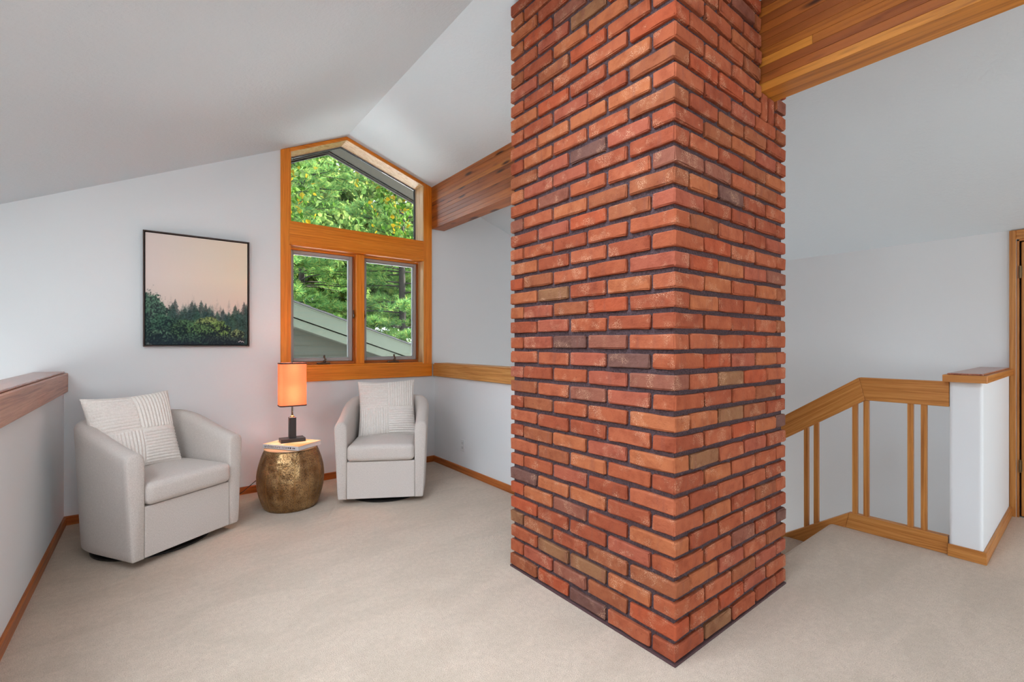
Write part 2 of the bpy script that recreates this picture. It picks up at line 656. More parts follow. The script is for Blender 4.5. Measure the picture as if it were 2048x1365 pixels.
slope_piece(RX, XR + .3, YB - .2, YF + .21)
xcuts = sorted({XL - .3, RX} | {v for k in ADDED_SKYLIGHTS for v in k[:2]})
for xa, xb in zip(xcuts[:-1], xcuts[1:]):
    y_ = YB - .2
    for (sx0, sx1, sy0, sy1, _p) in ADDED_SKYLIGHTS:
        if sx0 <= xa + 1e-6 and sx1 >= xb - 1e-6:
            slope_piece(xa, xb, y_, sy0)
            y_ = sy1
    slope_piece(xa, xb, y_, YF + .21)
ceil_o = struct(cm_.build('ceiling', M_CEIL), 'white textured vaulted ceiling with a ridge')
for n_, (sx0, sx1, sy0, sy1, _p) in enumerate(ADDED_SKYLIGHTS):  # curbs and panes of the skylights added for light
    sk = struct(empty('window_%d' % (7 + n_)), ('upper unseen skylight added to the left ceiling slope', 'lower unseen skylight added to the left ceiling slope')[n_])
    for (xa, xb, ya, yb) in ((sx0 - .03, sx0, sy0 - .03, sy1 + .03), (sx1, sx1 + .03, sy0 - .03, sy1 + .03), (sx0, sx1, sy0 - .03, sy0), (sx0, sx1, sy1, sy1 + .03)):
        MB().prism([(xa, zc(xa) + .151), (xb, zc(xb) + .151), (xb, zc(xb) + .20), (xa, zc(xa) + .20)], 'Y', ya, yb).build('curb', M_SASH, sk)
    MB().prism([(sx0, zc(sx0) + .17), (sx1, zc(sx1) + .17), (sx1, zc(sx1) + .176), (sx0, zc(sx0) + .176)], 'Y', sy0, sy1).build('pane', M_GLASS, sk)

# window wall with the gabled opening
WX0, WX1, WZ0 = 0.945, 2.262, 1.062
WT = 0.20


def gz(x, off):
    return zc(x) - off


wm = MB()
wm.prism([(XL, ZLOW), (WX0, ZLOW), (WX0, zc(WX0)), (XL, zc(XL))], 'Y', YF, YF + WT)
fl0, fl1, fl2, fl3, _p = ADDED_FAR_LOW
wm.prism([(WX1, ZLOW), (fl0, ZLOW), (fl0, zc(fl0)), (WX1, zc(WX1))], 'Y', YF, YF + WT)
wm.prism([(fl1, ZLOW), (XR, ZLOW), (XR, zc(XR)), (fl1, zc(fl1))], 'Y', YF, YF + WT)
wm.prism([(fl0, ZLOW), (fl1, ZLOW), (fl1, fl2), (fl0, fl2)], 'Y', YF, YF + WT)
wm.prism([(fl0, fl3), (fl1, fl3), (fl1, zc(fl1)), (fl0, zc(fl0))], 'Y', YF, YF + WT)
wm.prism([(WX0, ZLOW), (WX1, ZLOW), (WX1, WZ0), (WX0, WZ0)], 'Y', YF, YF + WT)
wm.prism([(WX0, gz(WX0, .037)), (RX, gz(RX, .034)), (RX, RZ), (WX0, zc(WX0))], 'Y', YF, YF + WT)
wm.prism([(RX, gz(RX, .034)), (WX1, gz(WX1, .036)), (WX1, zc(WX1)), (RX, RZ)], 'Y', YF, YF + WT)
struct(wm.build('wall_far', M_WALL), 'white window wall under the gable')


def wall_with_holes(name, axis, pos, thick, lo, hi, ztop, holes, label):
    """wall in the plane axis=pos running lo..hi, cut into panels around rectangular holes (a0,a1,z0,z1)"""
    m = MB()
    cuts = sorted({lo, hi} | {h[0] for h in holes} | {h[1] for h in holes} | ({RX} if axis == 'Y' else set()))
    for s, e in zip(cuts[:-1], cuts[1:]):
        zs, zl = [], ZLOW
        for h in sorted(holes, key=lambda q: q[2]):
            if h[0] <= s + 1e-6 and h[1] >= e - 1e-6:
                zs.append((zl, h[2]))
                zl = h[3]
        zs.append((zl, None))
        for z0, z1 in zs:
            t0, t1 = (ztop(s), ztop(e)) if z1 is None else (z1, z1)
            m.prism([(s, z0), (e, z0), (e, t1), (s, t0)], axis, pos, pos + thick)
    return struct(m.build(name, M_WALL), label)


wall_with_holes('wall_rear', 'Y', YB - .2, .2, XL, XR, zc, [w[:4] for w in ADDED_REAR_WINDOWS], 'white rear wall with added windows')
wall_with_holes('wall_left', 'X', XL - .2, .2, YB, YF, lambda y: zc(XL), [ADDED_LEFT_WINDOW[:4]], 'white low eave wall with an added wide window')
wall_with_holes('wall_right', 'X', XR, .2, YB, YF, lambda y: zc(XR), [(-0.48, 0.375, 0.0, 2.03)], 'white low wall behind the stairs with a door')


def added_window(name, axis, pos, a0, a1, z0, z1, label):
    """simple framed window added in an unseen stretch of wall: frame, mullion, pane"""
    w = struct(empty(name), label)

    def bar(n, s, e, zs, ze, p0, p1, mat):
        if axis == 'Y':
            return B(n, s, e, p0, p1, zs, ze, mat, w)
        return B(n, p0, p1, s, e, zs, ze, mat, w)
    p0, p1 = pos - .15, pos - .03
    bar('frame', a0, a0 + .05, z0, z1, p0, p1, wood('honey', 'Z'))
    bar('frame', a1 - .05, a1, z0, z1, p0, p1, wood('honey', 'Z'))
    bar('frame', a0 + .05, a1 - .05, z0, z0 + .05, p0, p1, wood('honey', 'X'))
    bar('frame', a0 + .05, a1 - .05, z1 - .05, z1, p0, p1, wood('honey', 'X'))
    bar('mullion', (a0 + a1) / 2 - .03, (a0 + a1) / 2 + .03, z0 + .05, z1 - .05, p0, p1, wood('honey', 'Z'))
    for s, e in ((a0 + .05, (a0 + a1) / 2 - .03), ((a0 + a1) / 2 + .03, a1 - .05)):
        bar('pane', s, e, z0 + .05, z1 - .05, pos - .10, pos - .094, M_GLASS)
    return w


for i, wv in enumerate(ADDED_REAR_WINDOWS):  # added openings, all out of view
    added_window('window_%d' % (i + 3), 'Y', YB, *wv[:4], 'wood framed window added to the unseen rear wall %s' % ('over the open void', 'in the middle', 'at the door end')[i])
added_window('window_6', 'Y', YF + .18, *ADDED_FAR_LOW[:4], 'wood framed unseen lower storey window added beside the stairs')
added_window('window_2', 'X', XL, *ADDED_LEFT_WINDOW[:4], 'wide wood framed window added to the unseen low eave wall')

# ------------------------------------------------------------------ half walls with caps and baseboards
# left parapet
PX = -0.495
hl = struct(B('wall_half_left', PX - .14, PX, YB, YF, ZLOW, 0.93, M_WALL), 'white half wall at the left edge of the loft')
B('cap_rail', PX - .165, PX + .022, YB, YF - .002, 0.93, 1.062, wood('cap', 'Y'), hl, 0.004)
B('cap_top_board', PX - .150, PX + .004, YB, YF - .002, 1.062, 1.074, wood('captop', 'Y'), hl, 0.003)
BBH = 0.062
struct(MB().prism([(PX, 0), (PX + .013, 0), (PX + .013, BBH - .006), (PX + .007, BBH), (PX, BBH)], 'Y', YB, YF - .012).build('baseboard_left', wood('red', 'Y')), 'reddish wood baseboard along the left half wall')
struct(MB().prism([(YF, 0), (YF - .013, 0), (YF - .013, BBH - .006), (YF - .007, BBH), (YF, BBH)], 'X', PX, 2.395).build('baseboard_far', wood('red', 'X')), 'reddish wood baseboard along the window wall')
# right half wall behind the chimney
KX = 2.395
hr = struct(B('wall_half_right', KX, KX + .14, 2.082, YF, ZLOW, 0.925, M_WALL), 'white half wall between chimney and window wall')
B('cap_rail', KX - .028, KX + .165, 2.082, YF - .022, 0.925, 1.052, wood('tan', 'Y'), hr, 0.004)
B('cap_top_board', KX - .014, KX + .150, 2.082, YF - .022, 1.052, 1.064, wood('tan', 'Y'), hr, 0.003)
struct(MB().prism([(KX, 0), (KX - .013, 0), (KX - .013, BBH - .006), (KX - .007, BBH), (KX, BBH)], 'Y', 2.066, YF - .012).build('baseboard_right', wood('red', 'Y')), 'reddish wood baseboard beside the chimney')
# stair-head half wall (newel wall)
NX0, NY0, NY1 = 3.752, 0.412, 0.556
nw = MB()
r_ = 0.018
poly = []
for (cx, cy, a0) in ((NX0 + r_, NY0 + r_, PI), (XR - .001, NY0, None), (XR - .001, NY1, None), (NX0 + r_, NY1 - r_, PI / 2)):
    if a0 is None:
        poly.append((cx, cy))
    else:
        for k in range(6):
            an = a0 + k * PI / 10
            poly.append((cx + r_ * math.cos(an), cy + r_ * math.sin(an)))
hn = struct(nw.prism(poly, 'Z', 0.0, 1.04).build('wall_half_stair', M_WALL), 'white half wall with wood cap at the stair head')
B('cap_rail', NX0 - .0295, 4.97, NY0 - .022, NY1 + .022, 1.04, 1.082, wood('oak', 'X'), hn, 0.002)
B('cap_return', NX0 - .05, NX0 - .03, NY0 - .022, NY1 + .022, 1.04, 1.082, wood('oak', 'Y'), hn, 0.002)
B('cap_top_board', NX0 - .030, 4.955, NY0 - .004, NY1 + .004, 1.082, 1.092, wood('captop', 'X'), hn, 0.003)
bso = struct(B('baseboard_stair', NX0 - .0005, 4.958, NY0 - .016, NY0 - .0005, 0.0, 0.072, wood('oak', 'X'), bevel=0.002), 'oak baseboard wrapped round the stair half wall')
B('baseboard_return', NX0 - .016, NX0 - .001, NY0 - .016, NY1 + .004, 0.0, 0.072, wood('oak', 'Y'), bso, 0.002)

# ------------------------------------------------------------------ gable window
win = struct(empty('window_1', (1.6, YF, 0)), 'gabled wood framed window over two casements')


def WB(name, x0, x1, y0, y1, z0, z1, mat, bevel=0.0, parent=None):
    o = MB().box(x0 - 1.6, x1 - 1.6, y0 - YF, y1 - YF, z0, z1).build(name, mat, parent or win, bevel=bevel)
    return o


def WP(name, poly, y0, y1, mat, bevel=0.0, parent=None):
    o = MB().prism([(p[0] - 1.6, p[1]) for p in poly], 'Y', y0 - YF, y1 - YF).build(name, mat, parent or win, bevel=bevel)
    return o


CY0, CY1 = YF - .022, YF - .0005
CXL, CXR = 0.877, 2.356
WP('casing', [(CXL, 0.925), (WX0 + .004, 0.925), (WX0 + .004, gz(WX0 + .004, .036)), (WX0 + .004, gz(WX0 + .004, .002)), (CXL, gz(CXL, .002))], CY0, CY1, wood('honey', 'Z'), 0.003)
WP('casing', [(WX1 - .004, 1.062), (CXR, 1.062), (CXR, gz(CXR, .002)), (WX1 - .004, gz(WX1 - .004, .002))], CY0, CY1, wood('honey', 'Z'), 0.003)
WP('gable_casing', [(WX0 + .0045, gz(WX0, .038)), (RX, gz(RX, .035)), (RX, RZ - .002), (WX0 + .0045, gz(WX0 + .004, .002))], CY0, CY1, wood('honey', 'X'), 0.003)
WP('gable_casing', [(RX, gz(RX, .035)), (WX1 - .0045, gz(WX1, .037)), (WX1 - .0045, gz(WX1 - .004, .002)), (RX, RZ - .002)], CY0, CY1, wood('honey', 'X'), 0.003)
WB('apron_board', WX0 + .0045, CXR, CY0 - .004, CY1, 0.925, 1.0615, wood('honey', 'X'), 0.003)
WB('transom_board', WX0 + .0005, WX1 - .0005, CY0, YF + .165, 2.172, 2.362, wood('honey', 'X'), 0.003)
tm = MB()
tm.prism([(CY0 + .004 - YF, 2.172), (CY0 + .004 - YF, 2.160), (CY0 + .012 - YF, 2.150), (YF + .09 - YF, 2.146), (YF + .09 - YF, 2.172)], 'X', WX0 - 1.6 + .001, WX1 - 1.6 - .001)
tm.build('transom_moulding', wood('honey', 'X'), win)
# liners of the reveal
JY0, JY1 = CY1 - .0, YF + .195
WB('jamb_liner', WX0 + .0003, WX0 + .014, CY0 + .001, JY1, 2.362, gz(WX0, .038), wood('honey', 'Z'))
WB('jamb_liner', WX1 - .014, WX1 - .0003, CY0 + .001, JY1, 2.362, gz(WX1, .038), wood('pale_lit', 'Z'))
WB('jamb_liner', WX0 + .0003, WX0 + .014, CY0 + .001, JY1, 1.0625, 2.146, wood('honey', 'Z'))
WB('jamb_liner', WX1 - .014, WX1 - .0003, CY0 + .001, JY1, 1.0625, 2.146, wood('pale_lit', 'Z'))
WP('head_liner', [(WX0 + .014, gz(WX0 + .014, .0375)), (RX, gz(RX, .0345)), (RX, gz(RX, .039)), (WX0 + .014, gz(WX0 + .014, .042))], CY0 + .001, JY1, wood('pale_lit', 'X'))
WP('head_liner', [(RX, gz(RX, .0345)), (WX1 - .014, gz(WX1 - .014, .0365)), (WX1 - .014, gz(WX1 - .014, .041)), (RX, gz(RX, .039))], CY0 + .001, JY1, wood('pale_lit', 'X'))
WB('sill_board', WX0 + .014, WX1 - .014, CY0 - .003, JY1, 1.0622, 1.076, wood('honey', 'X'), 0.003)
# fixed upper light: gasket frame and pane
GX0, GX1 = WX0 + .014, WX1 - .014
up_in = [(GX0 + .012, 2.374), (GX1 - .012, 2.374), (GX1 - .012, gz(GX1 - .012, .052)), (RX, gz(RX, .050)), (GX0 + .012, gz(GX0 + .012, .053))]
up_out = [(GX0, 2.3625), (GX1, 2.3625), (GX1, gz(GX1, .042)), (RX, gz(RX, .040)), (GX0, gz(GX0, .043))]
for k in range(5):
    k2 = (k + 1) % 5
    p, q, r, s = up_out[k], up_out[k2], up_in[k2], up_in[k]
    h = 0.55
    m1 = (p[0] + (s[0] - p[0]) * h, p[1] + (s[1] - p[1]) * h)
    m2 = (q[0] + (r[0] - q[0]) * h, q[1] + (r[1] - q[1]) * h)
    WP('glazing_stop', [p, q, m2, m1], YF + .150, YF + .185, M_SASHL)
    WP('glazing_gasket', [m1, m2, r, s], YF + .158, YF + .180, M_GASKET)
WP('fixed_pane', up_in, YF + .166, YF + .172, M_GLASS)
# mullion and casements
MX0, MX1 = 1.560, 1.640
WB('mullion', MX0, MX1, YF + .030, YF + .185, 1.076, 2.146, wood('honey', 'Z'), 0.003)
for sx0, sx1, hand in ((WX0 + .016, MX0 - .002, 1), (MX1 + .002, WX1 - .016, -1)):
    sz0, sz1 = 1.090, 2.144
    sash = empty('sash')
    sash.parent = win
    # wooden stop around the casement
    WB('sash_stop', sx0, sx1, YF + .085, YF + .17, sz1 - .014, sz1, wood('honey', 'X'), parent=sash)
    WB('sash_stop', sx0, sx1, YF + .085, YF + .17, sz0 - .013, sz0 + .012, wood('red', 'X'), parent=sash)
    WB('sash_stop', sx0, sx0 + .012, YF + .085, YF + .17, sz0 + .012, sz1 - .014, wood('red', 'Z'), parent=sash)
    WB('sash_stop', sx1 - .012, sx1, YF + .085, YF + .17, sz0 + .012, sz1 - .014, wood('red', 'Z'), parent=sash)
    a0, a1, b0, b1 = sx0 + .0125, sx1 - .0125, sz0 + .0125, sz1 - .0145
    w_ = .030
    for (p0, p1, q0, q1) in ((a0, a0 + w_, b0, b1), (a1 - w_, a1, b0, b1), (a0 + w_, a1 - w_, b0, b0 + w_), (a0 + w_, a1 - w_, b1 - w_, b1)):
        WB('sash_rail', p0, p1, YF + .105, YF + .160, q0, q1, M_SASH, 0.004, sash)
    c0, c1, d0, d1 = a0 + w_, a1 - w_, b0 + w_, b1 - w_
    for (p0, p1, q0, q1) in ((c0, c0 + .007, d0, d1), (c1 - .007, c1, d0, d1), (c0 + .007, c1 - .007, d0, d0 + .007), (c0 + .007, c1 - .007, d1 - .007, d1)):
        WB('glazing_bead', p0, p1, YF + .118, YF + .150, q0, q1, M_SASHL, 0.0, sash)
    WB('pane', c0 + .007, c1 - .007, YF + .134, YF + .140, d0 + .007, d1 - .007, M_GLASS, 0.0, sash)
    # sash lock on the mullion side
    lx = sx1 - .012 if hand > 0 else sx0 + .012
    WB('sash_lock', lx - .006, lx + .006, YF + .070, YF + .086, 1.52, 1.60, M_BRONZE, 0.003, sash)
    WB('sash_lock', lx - .004, lx + .004, YF + .052, YF + .070, 1.53, 1.56, M_BRONZE, 0.003, sash)
    # crank operator
    cx = 1.262 if hand > 0 else 1.955
    ck = WB('crank_handle', cx - .062, cx + .055, YF + .035, YF + .080, 1.0765, 1.094, M_BRONZE, 0.006)
    cm = MB()
    cm.tube([(cx - 1.6 + .008, .055, 1.092), (cx - 1.6 + .004, .050, 1.108), (cx - 1.6 + .012, .044, 1.122), (cx - 1.6 + .000, .040, 1.142), (cx - 1.6 - .008, .038, 1.150)], [.013, .012, .009, .008, .006], 8)
    cm.lathe([(.001, 1.142), (.009, 1.146), (.010, 1.154), (.006, 1.162), (.001, 1.164)], 10, cx - 1.6 - .003, .038)
    cm.build('crank_arm', M_BRONZE, ck, smooth=True)

# ------------------------------------------------------------------ door in the right wall
DX = XR - .016
door = struct(empty('door_1', (XR, -0.05, 0)), 'oak door with oak casing behind the stair half wall')


def DB(name, x0, x1, y0, y1, z0, z1, mat, bevel=0.0, parent=None):
    return MB().box(x0 - XR, x1 - XR, y0 + .05, y1 + .05, z0, z1).build(name, mat, parent or door, bevel=bevel)


DB('casing', DX, XR - .0005, 0.378, 0.411, 0.0, 2.098, wood('oak', 'Z'), 0.003)
DB('casing', DX, XR - .0005, -0.545, -0.482, 0.0, 2.098, wood('oak', 'Z'), 0.003)
DB('head_casing', DX, XR - .0005, -0.4815, 0.3775, 2.03, 2.098, wood('oak', 'Y'), 0.003)
DB('jamb', XR - .002, XR + .15, 0.362, 0.3745, 0.0, 2.018, wood('oak', 'Z'))
DB('jamb', XR - .002, XR + .15, -0.4795, -0.467, 0.0, 2.018, wood('oak', 'Z'))
DB('jamb', XR - .002, XR + .15, -0.467, 0.362, 2.018, 2.0295, wood('oak', 'Y'))
leaf = DB('door_leaf', XR + .002, XR + .042, -0.462, 0.352, 0.012, 2.008, wood('oak', 'Z'), 0.003)
DB('gap_shade_block', XR + .043, XR + .15, -0.466, 0.361, 0.0, 2.017, M_GAPSHADE)  # near-black block behind the leaf, standing in for shade in the gap
for hz in (0.33, 1.745):
    hg = MB()
    hg.tube([(-.006, .408, hz), (-.006, .408, hz + .09)], .0062, 10)
    hg.box(-.004, .0015, .398, .408, hz + .004, hz + .086)
    hg.build('hinge', plain('hinge_bronze', rgb(104, 84, 56), 0.4, 0.6), door)
kn = MB()
kn.tube([(.002, -.345, 1.0), (-.045, -.345, 1.0)], .012, 12)
kn.tube([(-.035, -.345, 1.0), (-.045, -.345, 1.0), (-.065, -.345, 1.0), (-.075, -.345, 1.0)], [.016, .027, .027, .015], 14)
kn.build('knob', M_BRONZE, leaf, smooth=True)

# ------------------------------------------------------------------ stairs
stairs = struct(empty('staircase', (3.2, STAIR_Y, 0)), 'carpeted stairs going down behind the chimney')
RUN, RISE = 0.265, 0.185
for k in range(1, 11):
    y0 = (k - 1) * RUN - .02
    z1 = -RISE * k
    prof = [(y0, z1 - .2), (y0 + RUN + .02, z1 - .2), (y0 + RUN + .045, z1 - .05), (y0 + RUN + .05, z1 - .025), (y0 + RUN + .035, z1 - .004), (y0 + RUN + .01, z1), (y0, z1)]
    MB().prism(prof, 'X', 2.66 - 3.2, 3.770 - 3.2).build('tread', M_CARPET, stairs)

# ------------------------------------------------------------------ beams (laminated, one board each)
BX0, BX1, BZ0 = 2.353, 2.503, 2.503
NL = 11
LH = (zc(BX0) - BZ0 - .002) / NL


def glulam(name, y0, y1, label, splits, seed):
    rng = random.Random(seed)
    root = tag(empty(name, (BX0, y0, BZ0)), label, 'beam', 'laminated ceiling beams')
    for i in range(NL):
        z0, z1 = i * LH, (i + 1) * LH
        cuts = [0.0] + sorted(splits.get(i, [])) + [y1 - y0]
        for a, b in zip(cuts[:-1], cuts[1:]):
            zb = z1 - .0006
            m = MB()
            w = BX1 - BX0
            if i >= NL - 2:
                zt0 = min(zb, zc(BX0) - BZ0 - .002)
                zt1 = min(zb, zc(BX1) - BZ0 - .002)
                if zt1 <= z0 + .002:      # wedge under the ceiling
                    xw = min(w, (zc(BX0) - BZ0 - .002 - z0 - .002) / SR)
                    m.prism([(0, z0), (xw, z0), (0, zt0)], 'Y', a + .0004, b - .0004)
                    m.build('lamination', M_LAM, root)
                    continue
                m.prism([(0, z0), (w, z0), (w, zt1), (0, zt0)], 'Y', a + .0004, b - .0004)
            else:
                m.box(0, w, a + .0004, b - .0004, z0, zb)
            m.build('lamination', M_LAM, root, bevel=0.0012)
    return root


glulam('glulam_beam', 2.02, YF - .024, 'short knotty laminated wood beam from the window to the chimney', {3: [.9], 6: [1.5], 9: [.6]}, 3)
glulam('glulam_beam', YB + .002, 1.06, 'long knotty laminated wood beam coming forward from the chimney at upper right',
       {3: [4.4], 8: [4.3], 5: [2.6], 1: [3.4]}, 4)

# ------------------------------------------------------------------ brick chimney
CHX0, CHX1, CHY0, CHY1 = 1.600, 2.624, 1.018, 2.066
CRS, BH = 0.0818, 0.0612
PYC, PXC = (CHY1 - CHY0 + .0175) / 4.5, (CHX1 - CHX0 + .0175) / 4.5
BW = 0.105
chim = tag(empty('brick_chimney', ((CHX0 + CHX1) / 2, (CHY0 + CHY1) / 2, 0)), 'massive red brick chimney with dark recessed mortar rising through the loft', 'chimney')
OX, OY = (CHX0 + CHX1) / 2, (CHY0 + CHY1) / 2
IN = 0.017
core = MB()
core.prism([(CHX0 + IN - OX, ZLOW), (CHX1 - IN - OX, ZLOW), (CHX1 - IN - OX, zc(CHX1) - .004), (CHX0 + IN - OX, zc(CHX0) - .004)], 'Y', CHY0 + IN - OY, CHY1 - IN - OY)
core.build('mortar_core', M_MORTAR, chim)
B('mortar_skirt', CHX0 - .001 - OX, CHX1 + .001 - OX, CHY0 - .001 - OY, CHY1 + .001 - OY, 0.0005, 0.009, plain('mortar_skirt', rgb(84, 58, 60), 0.95, bump=0.9, bscale=60), chim)


def brick_mesh(idx, L, W, Hh, rng):
    """brick centred on the origin, worn arrises, slightly ragged edges"""
    r = 0.006
    xs = [-L / 2, -L / 2 + r, -L / 6, L / 6, L / 2 - r, L / 2]
    ys = [-W / 2, -W / 2 + r, W / 2 - r, W / 2]
    zs = [-Hh / 2, -Hh / 2 + r, Hh / 2 - r, Hh / 2]
    nx, ny, nz = len(xs), len(ys), len(zs)
    ids, vv, ff = {}, [], []
    chip = [rng.random() < 0.22 for _ in range(8)]

    def vid(i, j, k):
        if (i, j, k) in ids:
            return ids[(i, j, k)]
        x, y, z = xs[i], ys[j], zs[k]
        on = (i in (0, nx - 1)) + (j in (0, ny - 1)) + (k in (0, nz - 1))
        pull = {1: 0.0, 2: 0.0030, 3: 0.0042}[on]
        if on == 3 and chip[(i > 0) * 4 + (j > 0) * 2 + (k > 0)]:
            pull = 0.0042 + rng.random() * 0.009
        if i in (0, nx - 1):
            x -= math.copysign(pull, x)
        if j in (0, ny - 1):
            y -= math.copysign(pull, y)
        if k in (0, nz - 1):
            z -= math.copysign(pull, z)
        a = 0.0026 if on > 1 else 0.0014
        p = (x + rng.uniform(-a, a), y + rng.uniform(-a, a), z + rng.uniform(-a, a) * 1.3)
        ids[(i, j, k)] = len(vv)
        vv.append(p)
        return ids[(i, j, k)]
    for k in (0, nz - 1):
        for i in range(nx - 1):
            for j in range(ny - 1):
                ff.append((vid(i, j, k), vid(i + 1, j, k), vid(i + 1, j + 1, k), vid(i, j + 1, k)))
    for j in (0, ny - 1):
        for i in range(nx - 1):
            for k in range(nz - 1):
                ff.append((vid(i, j, k), vid(i + 1, j, k), vid(i + 1, j, k + 1), vid(i, j, k + 1)))
    for i in (0, nx - 1):
        for j in range(ny - 1):
            for k in range(nz - 1):
                ff.append((vid(i, j, k), vid(i, j + 1, k), vid(i, j + 1, k + 1), vid(i, j, k + 1)))
    m = MB()
    m.add(vv, ff)
    return m


brng = random.Random(11)
BL = PYC - .0175
protoMB = [brick_mesh(i, BL, BW, BH, brng) for i in range(14)]
protos = [m.mesh('brick', M_BRICK) for m in protoMB]
sold = brick_mesh(99, 0.128, BW, BH - .004, brng).mesh('brick', M_BRICK)
_sy, _cy = math.sin(YAW), math.cos(YAW)


def pix(x, y, z):
    d = x * _sy + y * _cy
    return 1024 + F_PX * (x * _cy - y * _sy) / d, Y0 - F_PX * (z - CAM_Z) / d


rest = MB()
cands = []
ncourse = int(3.25 / CRS)
SX = (PXC - .0175) / BL
for c in range(ncourse):
    z = c * CRS + .0095 + BH / 2 + .006
    P = c % 2 == 1
    for side in range(4):
        for k in range(4):
            if P:   # pinwheel one way
                if side == 0:
                    x, y, rz = CHX0 + BW / 2, CHY0 + BL / 2 + k * PYC, PI / 2
                elif side == 1:
                    x, y, rz = CHX0 + BL * SX / 2 + k * PXC, CHY1 - BW / 2, 0
                elif side == 2:
                    x, y, rz = CHX1 - BW / 2, CHY1 - BL / 2 - k * PYC, PI / 2
                else:
                    x, y, rz = CHX1 - BL * SX / 2 - k * PXC, CHY0 + BW / 2, 0
            else:
                if side == 0:
                    x, y, rz = CHX0 + BW / 2, CHY1 - BL / 2 - k * PYC, PI / 2
                elif side == 1:
                    x, y, rz = CHX1 - BL * SX / 2 - k * PXC, CHY1 - BW / 2, 0
                elif side == 2:
                    x, y, rz = CHX1 - BW / 2, CHY0 + BL / 2 + k * PYC, PI / 2
                else:
                    x, y, rz = CHX0 + BL * SX / 2 + k * PXC, CHY0 + BW / 2, 0
            half = BL / 2 if rz == 0 else BW / 2
            if z - BH / 2 > zc(x - half) - .01:
                continue
            # the beam runs through here; soldiers stand under it
            if side == 3 and z + BH / 2 > 2.372:
                lo, hi = x - BL / 2, x + BL / 2
                if hi > 2.345:
                    if lo < 2.30:
                        cands.append((x, y, z, rz, side, (lo, 2.342)))
                    if z + BH / 2 < 2.50 and P is False:
                        pass
                    continue
            if side in (1,) and z + BH / 2 > 2.48 and x + BL / 2 > 2.34 and x - BL / 2 < 2.52:
                continue
            cands.append((x, y, z, rz, side, None))
# half bricks right of the beam, and the two soldiers under it
for c in range(29, ncourse):
    z = c * CRS + .0095 + BH / 2 + .006
    if z - BH / 2 < zc(CHX1) - .004:
        cands.append((2.5 + .062, CHY0 + BW / 2, z, 0, 4, (2.515, CHX1)))
placed = []
for (x, y, z, rz, side, cut) in cands:
    vis = False
    if side in (0, 3, 4):
        px, py = pix(CHX0 if side == 0 else x, y if side == 0 else CHY0, z)
        vis = -25 < py < 1400
    elif side == 1 and abs(x - (CHX0 + BL * SX / 2)) < .01:
        px, py = pix(CHX0, CHY1, z)
        vis = -25 < py
    elif side == 2 and abs(y - (CHY0 + BL / 2)) < .01:
        px, py = pix(CHX1, CHY0, z)
        vis = -25 < py
    placed.append((x, y, z, rz, cut, vis))
nvis = 0
for (x, y, z, rz, cut, vis) in placed:
    j = (brng.uniform(-.0018, .0018), brng.uniform(-.0018, .0018), brng.uniform(-.0022, .0022))
    flip = brng.choice((0, PI))
    sx = SX if rz == 0 else 1.0
    xx = x
    if cut:
        sx = (cut[1] - cut[0]) / BL
        xx = (cut[0] + cut[1]) / 2
    idx = brng.randrange(len(protos))
    tilt = brng.uniform(-.006, .006)
    if vis and nvis < 298:
        o = bpy.data.objects.new('brick', protos[idx])
        o.location = (xx + j[0] - OX, y + j[1] - OY, z + j[2])
        o.rotation_euler = (0, tilt, rz + flip)
        o.scale = (sx, 1, 1)
        link(o, chim)
        nvis += 1
    else:
        mt = Matrix.Translation((xx + j[0] - OX, y + j[1] - OY, z + j[2])) @ Matrix.Rotation(rz + flip, 4, 'Z') @ Matrix.Diagonal((sx, 1, 1, 1))
        pm = protoMB[idx]
        rest.add([mt @ Vector(v) for v in pm.v], pm.f)
for k in range(2):
    o = bpy.data.objects.new('brick', sold)
    o.location = (2.381 + k * .076 - OX, CHY0 + BW / 2 - OY, 2.372 + .064)
    o.rotation_euler = (0, PI / 2, 0)
    link(o, chim)
ro = rest.build('brick_backing', M_BRICK, chim)
tag(ro, kind='stuff')

# ------------------------------------------------------------------ stair railing
RXX = 3.785
rail = tag(empty('stair_railing', (RXX, NY1, 0)), 'oak stair railing with paired square balusters beside the white half wall', 'railing')
HB0, HB1 = 0.887, 1.038          # rail bottom and top
KNEE = 1.005
SLP = 0.675
T = 0.026


def RP(name, poly, x0, x1, mat, bevel=0.003):
    return MB().prism([(p[0] - NY1, p[1]) for p in poly], 'X', x0, x1).build(name, mat, rail, bevel=bevel)


kb = KNEE - .035
RP('level_rail', [(NY1 + .001, HB0), (kb, HB0), (KNEE, HB1), (NY1 + .001, HB1)], -T, T, wood('oak', 'Y'))
# sloped rail: built level, then pitched, so that the grain follows it
an = math.atan(SLP)
sl_len = 2.9
sm = MB()
hgt = (HB1 - HB0) * math.cos(an)
d0 = math.tan(an / 2) * 0
sm.prism([(0.0005, 0.0), (sl_len, 0.0), (sl_len, -0.1448), (.0559, -0.1448)], 'X', -T, T)
so = sm.build('sloped_rail', wood('oak', 'Y'), rail, bevel=0.003)
so.location = (0, KNEE - NY1, HB1)
so.rotation_euler = (-an, 0, 0)
